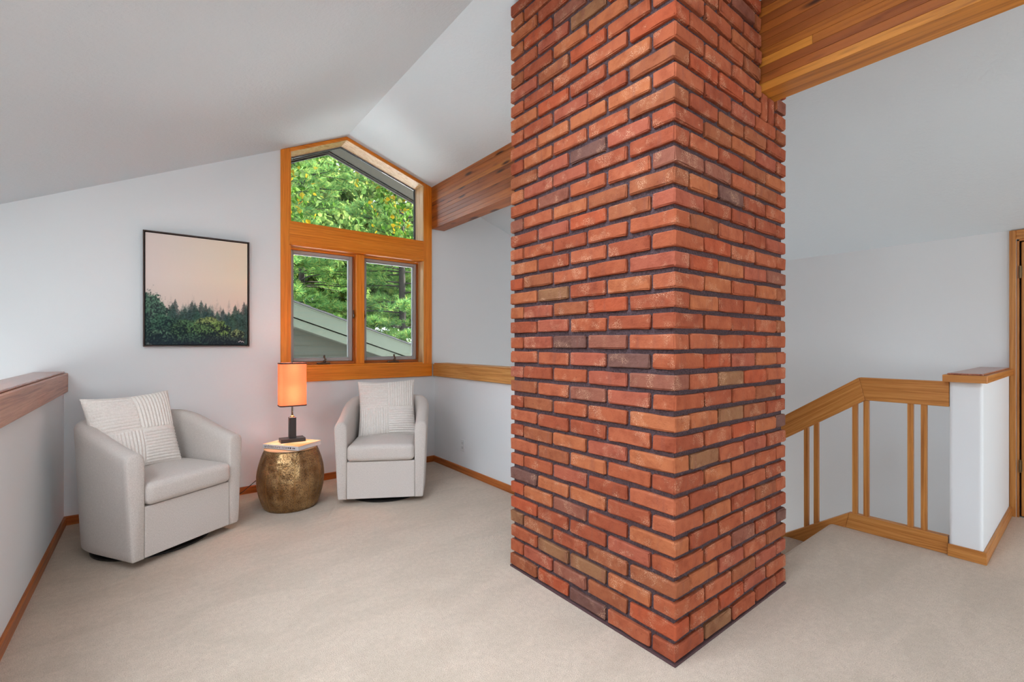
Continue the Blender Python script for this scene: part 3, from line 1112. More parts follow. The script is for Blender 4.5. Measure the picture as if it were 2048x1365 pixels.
# shoe rail at the floor, then down the stair
S1 = 1.060
RP('shoe_rail', [(NY1 + .006, 0.0), (S1 + .02, 0.0), (S1, .106), (NY1 + .006, .106)], -.028, .022, wood('oak', 'Y'))
s2 = MB()
s2.prism([(0.0005, 0.0), (2.9, 0.0), (2.9, -.30), (0.20, -.30), (.0769, -.0767)], 'X', -.028, .022)
o2 = s2.build('stair_stringer', wood('oak', 'Y'), rail, bevel=0.002)
o2.location = (0, S1 - NY1, .106)
o2.rotation_euler = (-an, 0, 0)
for yb in (0.674, 0.739, 0.968, 1.031, 1.264, 1.328, 1.575, 1.640, 1.88, 1.945):
    zt = HB0 + .01 if yb < kb else HB0 + .012 - (yb - kb) * SLP
    zb = .104 if yb < S1 else .104 - (yb - S1) * SLP
    hw = .0145
    zl = SLP * hw
    lo = 0 if yb < S1 - .02 else zl
    MB().box(-hw + .002, hw + .002, yb - hw - NY1, yb + hw - NY1, zb - lo, zt).build('baluster', wood('oak', 'Z'), rail, bevel=0.002)

# ------------------------------------------------------------------ electrical outlet
ot = tag(empty('wall_outlet', (KX - .0005, 3.852, 0.271)), 'white electrical outlet plate low on the half wall beside the chair', 'outlet')
MB().box(-.006, 0, -.036, .036, -.058, .058).build('cover_plate', M_PLATE, ot, bevel=.003)
for zz in (-.022, .022):
    MB().box(-.008, -.0055, -.016, .016, zz - .014, zz + .014).build('socket', plain('socket_white', rgb(205, 207, 209), .4), ot, bevel=.002)

# ================================================================== FURNITURE
def swivel_chair(loc, rz, label):
    root = tag(empty('swivel_chair', loc, rz), label, 'chair', 'barrel swivel chairs')
    hwid, th = 0.297, 0.035
    yfront, yarc, yback = -0.335, -0.01, 0.315
    path = []
    ns = 10
    for i in range(ns):
        path.append((-hwid, yfront + (yarc - yfront) * i / ns))
    na = 30
    for i in range(na + 1):
        a = PI - PI * i / na
        ca, sa = math.cos(a), math.sin(a)
        ex = 2 / 2.35
        path.append((hwid * math.copysign(abs(ca) ** ex, ca), yarc + (yback - yarc) * abs(sa) ** ex))
    for i in range(ns - 1, -1, -1):
        path.append((hwid, yfront + (yarc - yfront) * i / ns))

    def ztop(y):
        t = min(1, max(0, (y - yfront) / (0.17 - yfront)))
        return 0.648 + 0.150 * (t * t * (3 - 2 * t) * .35 + t * .65)
    n = len(path)
    vs_, fs = [], []
    NP = 0

    def ring(i, shrink=0.0, dy=0.0):
        p = Vector(path[i])
        a = Vector(path[max(i - 1, 0)])
        b = Vector(path[min(i + 1, n - 1)])
        t = (b - a).normalized()
        nrm = Vector((-t.y, t.x))          # outward
        zt = ztop(p.y) - shrink
        hb = th - shrink
        zb = 0.044 + shrink
        prof = [(-hb, zb), (hb - .012, zb), (hb - .004, zb + .008), (hb - .002, zb + .05), (hb + .004, zt - .075), (hb + .003, zt - .038), (hb - .006, zt - .016), (hb - .022, zt - .003),
                (0.0, zt), (-hb + .020, zt - .006), (-hb + .004, zt - .026), (-hb - .002, zt - .055), (-hb - .002, zt - .10)]
        out = []
        for o_, z in prof:
            fl = 0.020 * max(0, (z - .03)) / .6 if o_ > 0 else 0.0
            q = p + nrm * (o_ + fl)
            out.append((q.x, q.y + dy, z))
        return out
    rings = [ring(0, .012, -.010), ring(0, .004, -.006)] + [ring(i) for i in range(n)] + [ring(n - 1, .004, -.006), ring(n - 1, .012, -.010)]
    NP = len(rings[0])
    for r in rings:
        vs_ += r
    for i in range(len(rings) - 1):
        for j in range(NP):
            j2 = (j + 1) % NP
            fs.append((i * NP + j, i * NP + j2, (i + 1) * NP + j2, (i + 1) * NP + j))
    fs.append(tuple(range(NP - 1, -1, -1)))
    fs.append(tuple(range((len(rings) - 1) * NP, len(rings) * NP)))
    MB().add(vs_, fs).build('shell', M_CHAIR, root, smooth=True)
    # front rail panel and deck under the cushion
    MB().box(-hwid + th + .001, hwid - th - .001, yfront - .004, yfront + .06, 0.046, 0.338).build('front_panel', M_CHAIR, root, bevel=.006, seg=2)
    deck = [(-.25, yfront + .06), (.25, yfront + .06), (.25, .05), (.17, .19), (.08, .25), (-.08, .25), (-.17, .19), (-.25, .05)]
    MB().prism(deck, 'Z', 0.055, 0.335).build('seat_deck', M_CHAIR, root)
    # seat cushion with a soft crown
    bm = bmesh.new()
    pts = []
    N = 16
    half = .2590
    out = [(-half, yfront - .032), (half, yfront - .032), (half, .03)]
    for i in range(1, 12):
        a = PI * i / 12
        out.append((half * math.cos(a), .03 + .215 * math.sin(a)))
    out.append((-half, .03))
    cm = MB().prism(out, 'Z', 0.342, 0.470)
    me = cm.mesh('seat_cushion', M_CHAIR, bevel=0.036, seg=5)
    bm.from_mesh(me)
    bmesh.ops.triangulate(bm, faces=[f for f in bm.faces if len(f.verts) > 4])
    bmesh.ops.subdivide_edges(bm, edges=[e for e in bm.edges if e.calc_length() > .12], cuts=3, use_grid_fill=True)
    for v in bm.verts:
        if v.co.z > .42:
            v.co.z += .022 * max(0, 1 - (v.co.x / half) ** 2) * max(0, 1 - ((v.co.y + .06) / .31) ** 2)
    bm.to_mesh(me)
    bm.free()
    me.polygons.foreach_set('use_smooth', [True] * len(me.polygons))
    o = link(bpy.data.objects.new('seat_cushion', me), root)
    # swivel base
    MB().lathe([(.300, 0.0), (.308, .004), (.308, .014), (.300, .018)], 48).build('swivel_ring', M_BLACK, root, smooth=False)
    MB().lathe([(.11, .018), (.11, .05)], 24).build('swivel_column', M_BLACK, root)
    return root


ch1 = (0.182 - .335 * 0.533, 3.472 + .335 * 0.846)
swivel_chair((ch1[0] - .004, ch1[1] + .004, 0), math.radians(32.2), 'greige tweed barrel swivel chair with a striped pillow, beside the left half wall')
ch2 = (1.417 + .335 * 0.4997, 3.502 + .335 * 0.866)
swivel_chair((ch2[0], ch2[1], 0), math.radians(-30.0), 'light cream tweed barrel swivel chair under the window beside the brass stool')


def pillow_mesh(seed):
    n = 160
    rng = random.Random(seed)
    S_, TH = 0.246, 0.078
    nrib = 12
    vs_, fs = [], []
    for side in (1, -1):
        for i in range(n + 1):
            for j in range(n + 1):
                u = 2 * i / n - 1
                v = 2 * j / n - 1
                bow = 0.07
                x = S_ * u * (1 - bow * (1 - v * v) * abs(u) ** 1.2)
                z = S_ * v * (1 - bow * (1 - u * u) * abs(v) ** 1.2)
                t = max(0.0, (1 - abs(u) ** 2.6) * (1 - abs(v) ** 2.6)) ** 0.52
                y = -TH * t * side
                if side > 0:
                    q = (u > 0.04) == (v > 0)
                    ph = (v if not q else u) * nrib * PI
                    amp = .0075 * min(1, t * 3)
                    rib = abs(math.cos(ph))
                    seam = min(1, abs(u - .04) * 26) * min(1, abs(v) * 26)
                    y -= amp * (rib - .5) * seam - .004 * (1 - seam)
                    # small ripple along the edges where the ribs gather
                    if not q:
                        x += .0018 * (rib - .5) * (abs(u) > .97)
                    else:
                        z += .0018 * (rib - .5) * (abs(v) > .97)
                # soft folds
                y += .006 * math.sin(3.1 * u + 1.3 * v + seed)
                vs_.append((x, y, z))
    k = (n + 1) * (n + 1)
    for s in (0, 1):
        for i in range(n):
            for j in range(n):
                a = s * k + i * (n + 1) + j
                q = (a, a + n + 1, a + n + 2, a + 1)
                fs.append(q if s == 0 else q[::-1])
    m = MB()
    m.add(vs_, fs)
    me = bpy.data.meshes.new('pillow')
    me.from_pydata(m.v, [], m.f)
    bm = bmesh.new()
    bm.from_mesh(me)
    bmesh.ops.remove_doubles(bm, verts=bm.verts, dist=0.0004)
    bmesh.ops.recalc_face_normals(bm, faces=bm.faces)
    bm.to_mesh(me)
    bm.free()
    me.materials.append(M_PILLOW)
    me.polygons.foreach_set('use_smooth', [True] * len(me.polygons))
    return me


def pillow(chair_loc, rz, off, lean, roll, seed, label, yaw=0.0):
    me = pillow_mesh(seed)
    o = link(bpy.data.objects.new('throw_pillow', me))
    m = Matrix.Translation((*chair_loc, 0)) @ Matrix.Rotation(rz, 4, 'Z') @ Matrix.Translation(off) @ Matrix.Rotation(yaw, 4, 'Z') @ Matrix.Rotation(-lean, 4, 'X') @ Matrix.Rotation(roll, 4, 'Y')
    o.matrix_world = m
    tag(o, label, 'pillow', 'corduroy throw pillows')
    return o


pillow(ch1, math.radians(32.2), (-.068, .085, .705), math.radians(17), math.radians(-1), 1, 'cream corduroy patchwork pillow tilted on the greige chair at left', math.radians(-2))
pillow(ch2, math.radians(-30.0), (-.005, .080, .702), math.radians(15), math.radians(-1), 2, 'cream corduroy patchwork pillow upright on the cream chair under the window', math.radians(8))

# ------------------------------------------------------------------ brass stool, book, lamp
SXc, SYc = 0.848, 3.904
stool = tag(empty('brass_stool', (SXc, SYc, 0), 0.12), 'hammered antique brass barrel stool used as a side table', 'stool')
NPAN, SUB, NZ = 14, 8, 36
vs_, fs = [], []
ZT = 0.462
for k in range(NZ + 1):
    t = k / NZ
    z = t * ZT
    bulge = math.sin(PI * (0.06 + 0.90 * t)) ** 0.9
    r0 = 0.172 + 0.068 * bulge
    if t < .03:
        r0 -= (0.03 - t) * .25
    if t > .97:
        r0 -= (t - .97) * .3
    for j in range(NPAN * SUB):
        a = 2 * PI * j / (NPAN * SUB)
        fr = (j % SUB) / SUB
        seamd = min(fr, 1 - fr)
        r = r0 * (1 - .010 * (1 - min(1, seamd * 3.2)) + .006 * (seamd > 0))
        vs_.append((r * math.cos(a), r * math.sin(a), z))
ns = NPAN * SUB
for k in range(NZ):
    for j in range(ns):
        j2 = (j + 1) % ns
        fs.append((k * ns + j, k * ns + j2, (k + 1) * ns + j2, (k + 1) * ns + j))
fs.append(tuple(range(ns - 1, -1, -1)))
MB().add(vs_, fs).build('barrel_body', M_BRASS, stool, smooth=True)
MB().lathe([(.19, ZT - .006), (.188, ZT), (.176, ZT + .003), (.0005, ZT + .003)], 48).build('top_plate', M_BACKWOOD, stool)
for j in range(NPAN):
    a = 2 * PI * j / NPAN
    path = []
    for k in range(0, 19):
        t = k / 18
        r = 0.172 + 0.068 * math.sin(PI * (0.06 + 0.90 * t)) ** 0.9 - .0012
        path.append((r * math.cos(a), r * math.sin(a), .004 + t * (ZT - .012)))
    MB().tube(path, .0016, 5).build('seam_bead', plain('brass_seam', rgb(176, 134, 78), .35, .9), stool, smooth=True)

# book
BT = ZT + .0035
bx = Vector((0.855 - 0.664, 3.681 - 3.95, 0))
book = tag(empty('book', (0.857, 3.893, BT), math.atan2(bx.y, bx.x)), 'thick pale architecture book with a lettered spine lying under the lamp', 'book')
bl, bw, bt = .330, .249, .032
cover_top = NT('book_cover')
_v = cover_top.coords(seed=False)
_n = cover_top.noise(_v, 9, 2)
_c = cover_top.ramp(_n, [(0.35, rgb(236, 190, 140)), (0.5, rgb(240, 214, 178)), (0.65, rgb(222, 176, 110))])
cover_top.bsdf(_c, 0.4, 0, None, 0.4)
MB().box(-bl / 2, bl / 2, -bw / 2, bw / 2, bt - .0025, bt).build('front_cover', cover_top.m, book, bevel=.0008)
MB().box(-bl / 2, bl / 2, -bw / 2, bw / 2, 0, .0025).build('back_cover', M_SPINE, book, bevel=.0008)
MB().box(-bl / 2 + .004, bl / 2 - .004, -bw / 2 + .003, bw / 2 - .004, .0025, bt - .0025).build('pages', M_PAGES, book)
spine = MB().box(-bl / 2, bl / 2, -bw / 2 - .0015, -bw / 2 + .003, .0005, bt - .0005).build('spine', M_SPINE, book, bevel=.001)
fc = bpy.data.curves.new('spine_lettering', 'FONT')
fc.body = 'architecture now'
fc.size = .031
fc.extrude = .0002
fo = bpy.data.objects.new('tmp_text', fc)
COL.objects.link(fo)
bpy.context.view_layer.update()
tme = bpy.data.meshes.new_from_object(fo.evaluated_get(bpy.context.evaluated_depsgraph_get()))
bpy.data.objects.remove(fo, do_unlink=True)
tme.name = 'spine_lettering'
tme.materials.clear()
tme.materials.append(M_INK)
tx = link(bpy.data.objects.new('spine_lettering', tme), spine)
tx.location = (-.150, -bw / 2 - .0018, .0075)
tx.rotation_euler = (PI / 2, 0, 0)
for k, (dx, rr) in enumerate(((.075, .006), (.094, .0075), (.118, .0055), (.131, .0055))):
    m = MB()
    m.lathe([(rr, 0), (rr, .0006)], 16)
    e = m.build('spine_emblem', M_INK, spine)
    e.location = (dx, -bw / 2 - .0016, bt / 2)
    e.rotation_euler = (PI / 2, 0, 0)

# lamp
LT = BT + bt + .0005
LX, LY = 0.862, 3.930
lamp = tag(empty('table_lamp', (LX, LY, LT), math.radians(-2)), 'table lamp with lit orange linen box shade on a black wooden base', 'lamp')
MB().box(-.088, .088, -.056, .056, 0, .027).build('base', M_BLACKWOOD, lamp, bevel=.0025, seg=2)
MB().box(-.0255, .0255, -.0225, .0225, .0272, .190).build('column', M_BLACKWOOD, lamp, bevel=.002)
MB().lathe([(.015, .190), (.016, .194), (.011, .200), (.009, .203)], 16).build('collar', plain('lamp_brass', rgb(196, 160, 100), .3, 1), lamp, smooth=True)
MB().tube([(0, 0, .203), (0, 0, .335)], .0072, 12).build('rod', M_CHROME, lamp, smooth=True)
sz0, sz1 = .283, .617
hx, hy, rr = .0965, .064, .024


def rrect(hx_, hy_, r):
    out = []
    for cx, cy, a0 in ((hx_ - r, hy_ - r, 0), (-hx_ + r, hy_ - r, PI / 2), (-hx_ + r, -hy_ + r, PI), (hx_ - r, -hy_ + r, 1.5 * PI)):
        for k in range(7):
            a = a0 + k * PI / 12
            out.append((cx + r * math.cos(a), cy + r * math.sin(a)))
    return out


def ringwall(o_, i_, z0, z1):
    n = len(o_)
    v = [(p[0], p[1], z0) for p in o_] + [(p[0], p[1], z1) for p in o_] + [(p[0], p[1], z0) for p in i_] + [(p[0], p[1], z1) for p in i_]
    f = []
    for k in range(n):
        k2 = (k + 1) % n
        f += [(k, k2, n + k2, n + k), (2 * n + k, 3 * n + k, 3 * n + k2, 2 * n + k2), (n + k, n + k2, 3 * n + k2, 3 * n + k), (k, 2 * n + k, 2 * n + k2, k2)]
    return MB().add(v, f)


# the shade itself is a single translucent skin of linen
ro_ = rrect(hx, hy, rr)
n_ = len(ro_)
shade = MB().add([(p[0], p[1], sz0) for p in ro_] + [(p[0], p[1], sz1) for p in ro_], [(k, (k + 1) % n_, n_ + (k + 1) % n_, n_ + k) for k in range(n_)]).build('lamp_shade', M_SHADE, lamp, smooth=True)
for z0, z1 in ((sz0 - .003, sz0 + .006), (sz1 - .006, sz1 + .003)):
    ringwall(rrect(hx + .0015, hy + .0015, rr), rrect(hx - .0015, hy - .0015, rr - .002), z0, z1).build('shade_trim', M_TRIMDARK, shade)
fr = MB()
for a in (0, PI / 2, PI, 1.5 * PI):
    ex, ey = (hx - .001) * math.cos(a), (hy - .001) * math.sin(a)
    fr.tube([(0.006 * math.cos(a), .006 * math.sin(a), sz1 - .004), (ex, ey, sz1 - .004)], .0016, 6)
fr.tube([(0, 0, sz1 - .01), (0, 0, sz1 + .012)], [.006, .005], 10)
fr.build('shade_spider', M_BLACK, shade)
sock = MB().lathe([(.012, .430), (.016, .434), (.016, .445), (.013, .450)], 16).build('socket', M_BLACK, lamp, smooth=True)
MB().lathe([(.010, .432), (.018, .450), (.027, .475), (.027, .492), (.018, .508), (.004, .514)], 20).build('bulb', emit_mat('bulb_glow', (1.0, .78, .52, 1), 3), sock, smooth=True)
bd = bpy.data.lights.new('bulb_light', 'POINT')
bd.energy = 2.8
bd.color = (1.0, .88, .74)
bd.shadow_soft_size = .035
for bz in (.325, .410, .495, .590):
    blb = link(bpy.data.objects.new('bulb_light', bd), lamp)
    blb.location = (0, 0, bz)
# cord: from the lamp foot, down behind the stool and along the wall
inv = Matrix.Rotation(math.radians(2), 4, 'Z')
cp_ = [(LX + .03, LY + .056, LT + .010), (LX + .05, LY + .13, LT + .006), (LX + .055, LY + .19, LT - .06), (LX + .01, LY + .245, .34),
       (.76, 4.21, .24), (.688, 4.25, .17), (.625, 4.32, .095), (.57, 4.37, .034), (.50, 4.395, .008), (.40, 4.405, .006), (.28, 4.41, .006)]
pts = []
for k in range(len(cp_) - 1):
    p0 = Vector(cp_[max(k - 1, 0)])
    p1, p2 = Vector(cp_[k]), Vector(cp_[k + 1])
    p3 = Vector(cp_[min(k + 2, len(cp_) - 1)])
    for s in range(5):
        t = s / 5
        pts.append(.5 * ((2 * p1) + (-p0 + p2) * t + (2 * p0 - 5 * p1 + 4 * p2 - p3) * t * t + (-p0 + 3 * p1 - 3 * p2 + p3) * t ** 3))
pts.append(Vector(cp_[-1]))
MB().tube([inv @ (p - Vector((LX, LY, LT))) for p in pts], .0032, 6).build('power_cord', M_BLACK, lamp, smooth=True)

# ------------------------------------------------------------------ framed picture
PX0, PX1, PZ0, PZ1 = -0.066, 0.633, 1.246, 2.122
PD = 0.042
pic = tag(empty('framed_picture', ((PX0 + PX1) / 2, YF - .0005, PZ0)), 'large framed print of a misty pine forest under a pale pink sky', 'picture')
pw, ph = PX1 - PX0, PZ1 - PZ0
fw = .009
for (a, b, c, d) in ((-pw / 2, -pw / 2 + fw, 0, ph), (pw / 2 - fw, pw / 2, 0, ph), (-pw / 2 + fw, pw / 2 - fw, 0, fw), (-pw / 2 + fw, pw / 2 - fw, ph - fw, ph)):
    MB().box(a, b, -PD, 0, c, d).build('frame_bar', M_FRAME, pic, bevel=.0015)
MB().box(-pw / 2 + fw, pw / 2 - fw, -.008, 0, fw, ph - fw).build('backing', M_GASKET, pic)


def paint_forest(nx, nz):
    rng = np.random.default_rng(5)
    X, Z = np.meshgrid(np.linspace(0, 1, nx), np.linspace(0, 1, nz))   # Z up
    img = np.zeros((nz, nx, 3))

    def L(*c):
        return np.array([lin(q) for q in c])

    def vnoise(fx, fz, oct=4, seed=0):
        r = np.random.default_rng(seed)
        out = np.zeros_like(X)
        amp = 1.0
        tot = 0
        for o in range(oct):
            g = r.random((int(fz) + 3, int(fx) + 3))
            xi, zi = X * fx, Z * fz
            x0, z0 = xi.astype(int), zi.astype(int)
            tx_, tz_ = xi - x0, zi - z0
            tx_, tz_ = tx_ * tx_ * (3 - 2 * tx_), tz_ * tz_ * (3 - 2 * tz_)
            out += amp * (g[z0, x0] * (1 - tx_) * (1 - tz_) + g[z0, x0 + 1] * tx_ * (1 - tz_) + g[z0 + 1, x0] * (1 - tx_) * tz_ + g[z0 + 1, x0 + 1] * tx_ * tz_)
            tot += amp
            amp *= .6
            fx *= 2
            fz *= 2
        return out / tot
    sky_a, sky_b = L(230, 214, 208), L(238, 220, 196)
    img[:] = sky_a + (sky_b - sky_a) * X[..., None]
    fog = L(218, 200, 190)
    f = np.clip((0.62 - Z) / .25, 0, 1)[..., None]
    img[:] = img * (1 - f * .7) + fog * f * .7

    def blend(mask, col):
        m = np.clip(mask, 0, 1)[..., None]
        img[:] = img * (1 - m) + col * m
    n_f = vnoise(90, 90, 2, 7)
    n_m = vnoise(26, 26, 3, 8)
    tex = (n_f * .6 + n_m * .4)

    def conifer(cx, top, base, wdt, col, op, sharp=1.0):
        h = np.clip((top - Z) / (top - base), 0, 1.2)
        saw = (h * 13 + n_f * 1.4) % 1.0
        half = wdt * (h ** .85) * (0.55 + .45 * saw)
        d = half - np.abs(X - cx - (n_m - .5) * .01)
        m = np.clip(d / .006 * sharp, 0, 1) * (Z < top) * op
        shade = np.clip(.15 + 1.8 * tex + .5 * (n_f - .5), .2, 2.2)[..., None]
        mm = m[..., None]
        img[:] = img * (1 - mm) + col * shade * mm
    # faint trees in the mist
    for k in range(26):
        cx = rng.random()
        conifer(cx, .40 + rng.random() * .10 - .02 * cx, .0, .12, L(178, 166, 158), .35, .3)
    for k in range(34):
        cx = rng.random()
        conifer(cx, .30 + rng.random() * .10, -.05, .15, L(112, 122, 116), .6, .5)
    # dark conifer rank
    for cx, top in ((.27, .425), (.245, .39), (.36, .36), (.43, .42), (.46, .40), (.52, .425), (.565, .40), (.60, .37), (.68, .33), (.74, .35), (.80, .33), (.87, .40), (.905, .36),
                    (.965, .43), (.99, .41), (.33, .33), (.40, .34), (.63, .33), (.84, .31), (.22, .34), (.57, .33), (.48, .34), (.77, .31), (.93, .33)):
        conifer(cx, top, -.10, .20, L(44 + 14 * rng.random(), 68 + 14 * rng.random(), 66 + 8 * rng.random()), .88, .8)
    # round broadleaf crowns, lit from above
    def crown(cx, cz, rx, rz, dark, light, op=.97):
        dx, dz = (X - cx) / rx, (Z - cz) / rz
        r = np.sqrt(dx * dx + dz * dz) + (n_m - .5) * .55 + (n_f - .5) * .28
        m = np.clip((1 - r) * 9, 0, 1) * op
        top = np.clip((dz + .05) * .8 + (tex - .5) * 3.6, 0, 1)
        colr = dark + (light - dark) * top[..., None]
        colr = colr * (.35 + 1.3 * n_f)[..., None]
        mm = m[..., None]
        img[:] = img * (1 - mm) + colr * mm
    crown(.05, .23, .19, .25, L(28, 52, 54), L(78, 116, 92))
    crown(.16, .14, .15, .15, L(26, 46, 50), L(60, 96, 76))
    crown(.40, .12, .20, .12, L(26, 46, 46), L(80, 116, 78))
    crown(.60, .165, .18, .105, L(34, 48, 46), L(132, 150, 90))
    crown(.70, .12, .13, .12, L(32, 44, 46), L(118, 148, 80))
    crown(.50, .10, .17, .10, L(26, 42, 46), L(88, 122, 76))
    crown(.13, .06, .13, .08, L(28, 46, 52), L(84, 116, 92))
    crown(.89, .08, .085, .075, L(40, 52, 50), L(134, 154, 104))
    crown(.42, .04, .16, .07, L(24, 40, 48), L(66, 98, 76))
    crown(.76, .03, .20, .06, L(30, 40, 46), L(64, 84, 74))
    # dark floor
    blend(np.clip((.09 - Z) / .10, 0, 1) * .55, L(36, 46, 58))
    # signature scribble
    sg = (np.abs(Z - .030 - .004 * np.sin(X * 240) - .003 * np.sin(X * 97)) < .0035) & (X > .90) & (X < .965)
    blend(sg * .8, L(210, 210, 215))
    return img


NXP, NZP = 230, 292
cw, chh = pw - 2 * fw - .012, ph - 2 * fw - .012
z_off = fw + .006
yv = -PD + .008
im = paint_forest(NXP, NZP)
vs_ = [(-cw / 2 + cw * i / (NXP - 1), yv, z_off + chh * j / (NZP - 1)) for j in range(NZP) for i in range(NXP)]
fs = [(j * NXP + i, j * NXP + i + 1, (j + 1) * NXP + i + 1, (j + 1) * NXP + i) for j in range(NZP - 1) for i in range(NXP - 1)]
k = len(vs_)
vs_ += [(-cw / 2, -.008, z_off), (cw / 2, -.008, z_off), (cw / 2, -.008, z_off + chh), (-cw / 2, -.008, z_off + chh)]
c00, c10, c11, c01 = 0, NXP - 1, NXP * NZP - 1, NXP * (NZP - 1)
fs += [(c00, k, k + 1, c10), (c10, k + 1, k + 2, c11), (c11, k + 2, k + 3, c01), (c01, k + 3, k, c00)]
cme = bpy.data.meshes.new('canvas')
cme.from_pydata(vs_, [], fs)
ca = cme.color_attributes.new('print', 'FLOAT_COLOR', 'POINT')
arr = np.ones((len(vs_), 4))
arr[:k, :3] = np.clip(im.reshape(-1, 3), 0, 1)
arr[k:, :3] = .5
ca.data.foreach_set('color', arr.ravel())
cme.materials.append(paint_mat('forest_print'))
link(bpy.data.objects.new('canvas', cme), pic)

# ================================================================== OUTSIDE
# own roof overhang above the gable window
ov = struct(empty('roof_overhang', (RX, YF + WT, 3.0)), 'olive boarded roof overhang outside the gable window')
OYA, OYB = YF + WT + .012, 4.985
SZ = 3.298


def zs(x):
    return SZ - (SL * 1.03 * (RX - x) if x < RX else .345 * (x - RX))


for xa, xb in ((-0.6, RX), (RX, 4.2)):
    MB().prism([(xa - RX, zs(xa) - 3), (xb - RX, zs(xb) - 3), (xb - RX, zs(xb) - 2.97), (xa - RX, zs(xa) - 2.97)], 'Y', 0.012, OYB - YF - WT).build('soffit_panel', M_SOFFIT, ov)
    for (o0, o1, dz0, dz1) in ((0, .016, .012, .05), (.020, .040, .030, .10)):
        MB().prism([(xa - RX, zs(xa) - 3 - dz0), (xb - RX, zs(xb) - 3 - dz0), (xb - RX, zs(xb) - 2.96), (xa - RX, zs(xa) - 2.96)], 'Y', OYB - YF - WT + o0, OYB - YF - WT + o1).build('fascia_strip', M_SOFFDARK, ov)

# neighbouring wing with the sage rake boards
WYF = 9.0


def zr(x):
    return 2.098 - .341 * (x - 1.912)


wing = tag(empty('neighbouring_wing', (2.0, WYF, -3.0)), 'sage green house wing with lap siding and a sloping rake board outside the window', 'building')


def GP(name, poly, y0, y1, mat, bevel=0.0, parent=None):
    return MB().prism([(p[0] - 2.0, p[1] + 3.0) for p in poly], 'Y', y0 - WYF, y1 - WYF).build(name, mat, parent or wing, bevel=bevel)


A_, B_ = -1.5, 6.2


def band(name, t0, t1, y0, y1, mat, xa=A_, xb=B_, bevel=0.0):
    return GP(name, [(xa, zr(xa) - t1), (xb, zr(xb) - t1), (xb, zr(xb) - t0), (xa, zr(xa) - t0)], y0, y1, mat, bevel)


band('rake_board', .045, .30, 9.00, 9.03, M_FASCIA, bevel=.003)
band('frieze_board', .318, .47, 9.045, 9.075, M_FASCIA, bevel=.003)
band('rake_soffit', .46, .475, 9.05, 9.34, M_SIDING)
band('drip_edge', .035, .06, 8.985, 9.0, M_FASCIA)
xs_ = A_
k = 0
while xs_ < B_ - .05:
    xe = min(xs_ + .42, B_)
    GP('shingle', [(xs_, zr(xs_) - .030), (xe, zr(xe) - .030), (xe, zr(xe) + .004), (xs_, zr(xs_) - .008)], 8.955, 12.0, M_SHINGLE)
    xs_ = xe
    k += 1
for k in range(14):
    z1 = 1.445 + .19 * 3 - .19 * k
    z0 = z1 - .19
    if z0 < -1.0:
        break
    # each lap board stops where the rake cuts it
    xcut = min(B_ - .4, 1.912 + (2.098 - .45 - z1) / .341)
    xcut0 = min(B_ - .4, 1.912 + (2.098 - .45 - z0) / .341)
    vv = []
    for (yy0, yy1) in ((9.306, 9.338), (9.356, 9.356)):
        vv += [(A_ + .3 - 2, yy0 - WYF, z0 + 3), (xcut0 - 2, yy0 - WYF, z0 + 3), (xcut - 2, yy1 - WYF, z1 + 3), (A_ + .3 - 2, yy1 - WYF, z1 + 3)]
    MB().add(vv, [(0, 1, 2, 3), (7, 6, 5, 4), (0, 4, 5, 1), (1, 5, 6, 2), (2, 6, 7, 3), (3, 7, 4, 0)]).build('siding_board', M_SIDING, wing)
GP('wing_wall', [(A_ + .3, -3), (B_ - .4, -3), (B_ - .4, zr(B_ - .4) - .1), (A_ + .3, zr(A_ + .3) - .1)], 9.36, 11.8, M_SIDING)

struct(B('bounce_roof', -3.6, 7.5, YF + WT + .02, 9.29, 0.45, 0.62, plain('bounce_gravel', (0.84, 0.84, 0.83, 1), 0.95, bump=0.6, bscale=40)), 'pale gravel flat roof added below the gable window sill as light reflector')  # unseen reflector, added to bounce sun up through the gable window
struct(B('floor_lawn', -40, 60, YF + 1.2, 90, -3.05, -3.0, M_GRASS), 'green lawn outside the house')


# trees
def rnd_dir(rng):
    while True:
        v = Vector((rng.uniform(-1, 1), rng.uniform(-1, 1), rng.uniform(-1, 1)))
        if .05 < v.length < 1:
            return v.normalized()


LEAF = leaf_mat('leaf_green_yellow', [(0.0, rgb(74, 120, 46, 0.25)), (0.25, rgb(112, 166, 58, 0.25)), (0.5, rgb(146, 192, 84, 0.25)), (0.80, rgb(178, 212, 122, 0.25)), (0.86, rgb(226, 208, 70, 0.25)), (1.0, rgb(244, 196, 48, 0.25))], .45)
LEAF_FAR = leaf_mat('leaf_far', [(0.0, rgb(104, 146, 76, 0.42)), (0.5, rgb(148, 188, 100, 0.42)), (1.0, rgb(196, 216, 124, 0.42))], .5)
NEEDLE = leaf_mat('pine_needles', [(0.0, rgb(86, 140, 84, 0.58)), (0.4, rgb(130, 184, 104, 0.58)), (0.8, rgb(170, 206, 112, 0.58)), (1.0, rgb(214, 208, 112, 0.58))], .42)


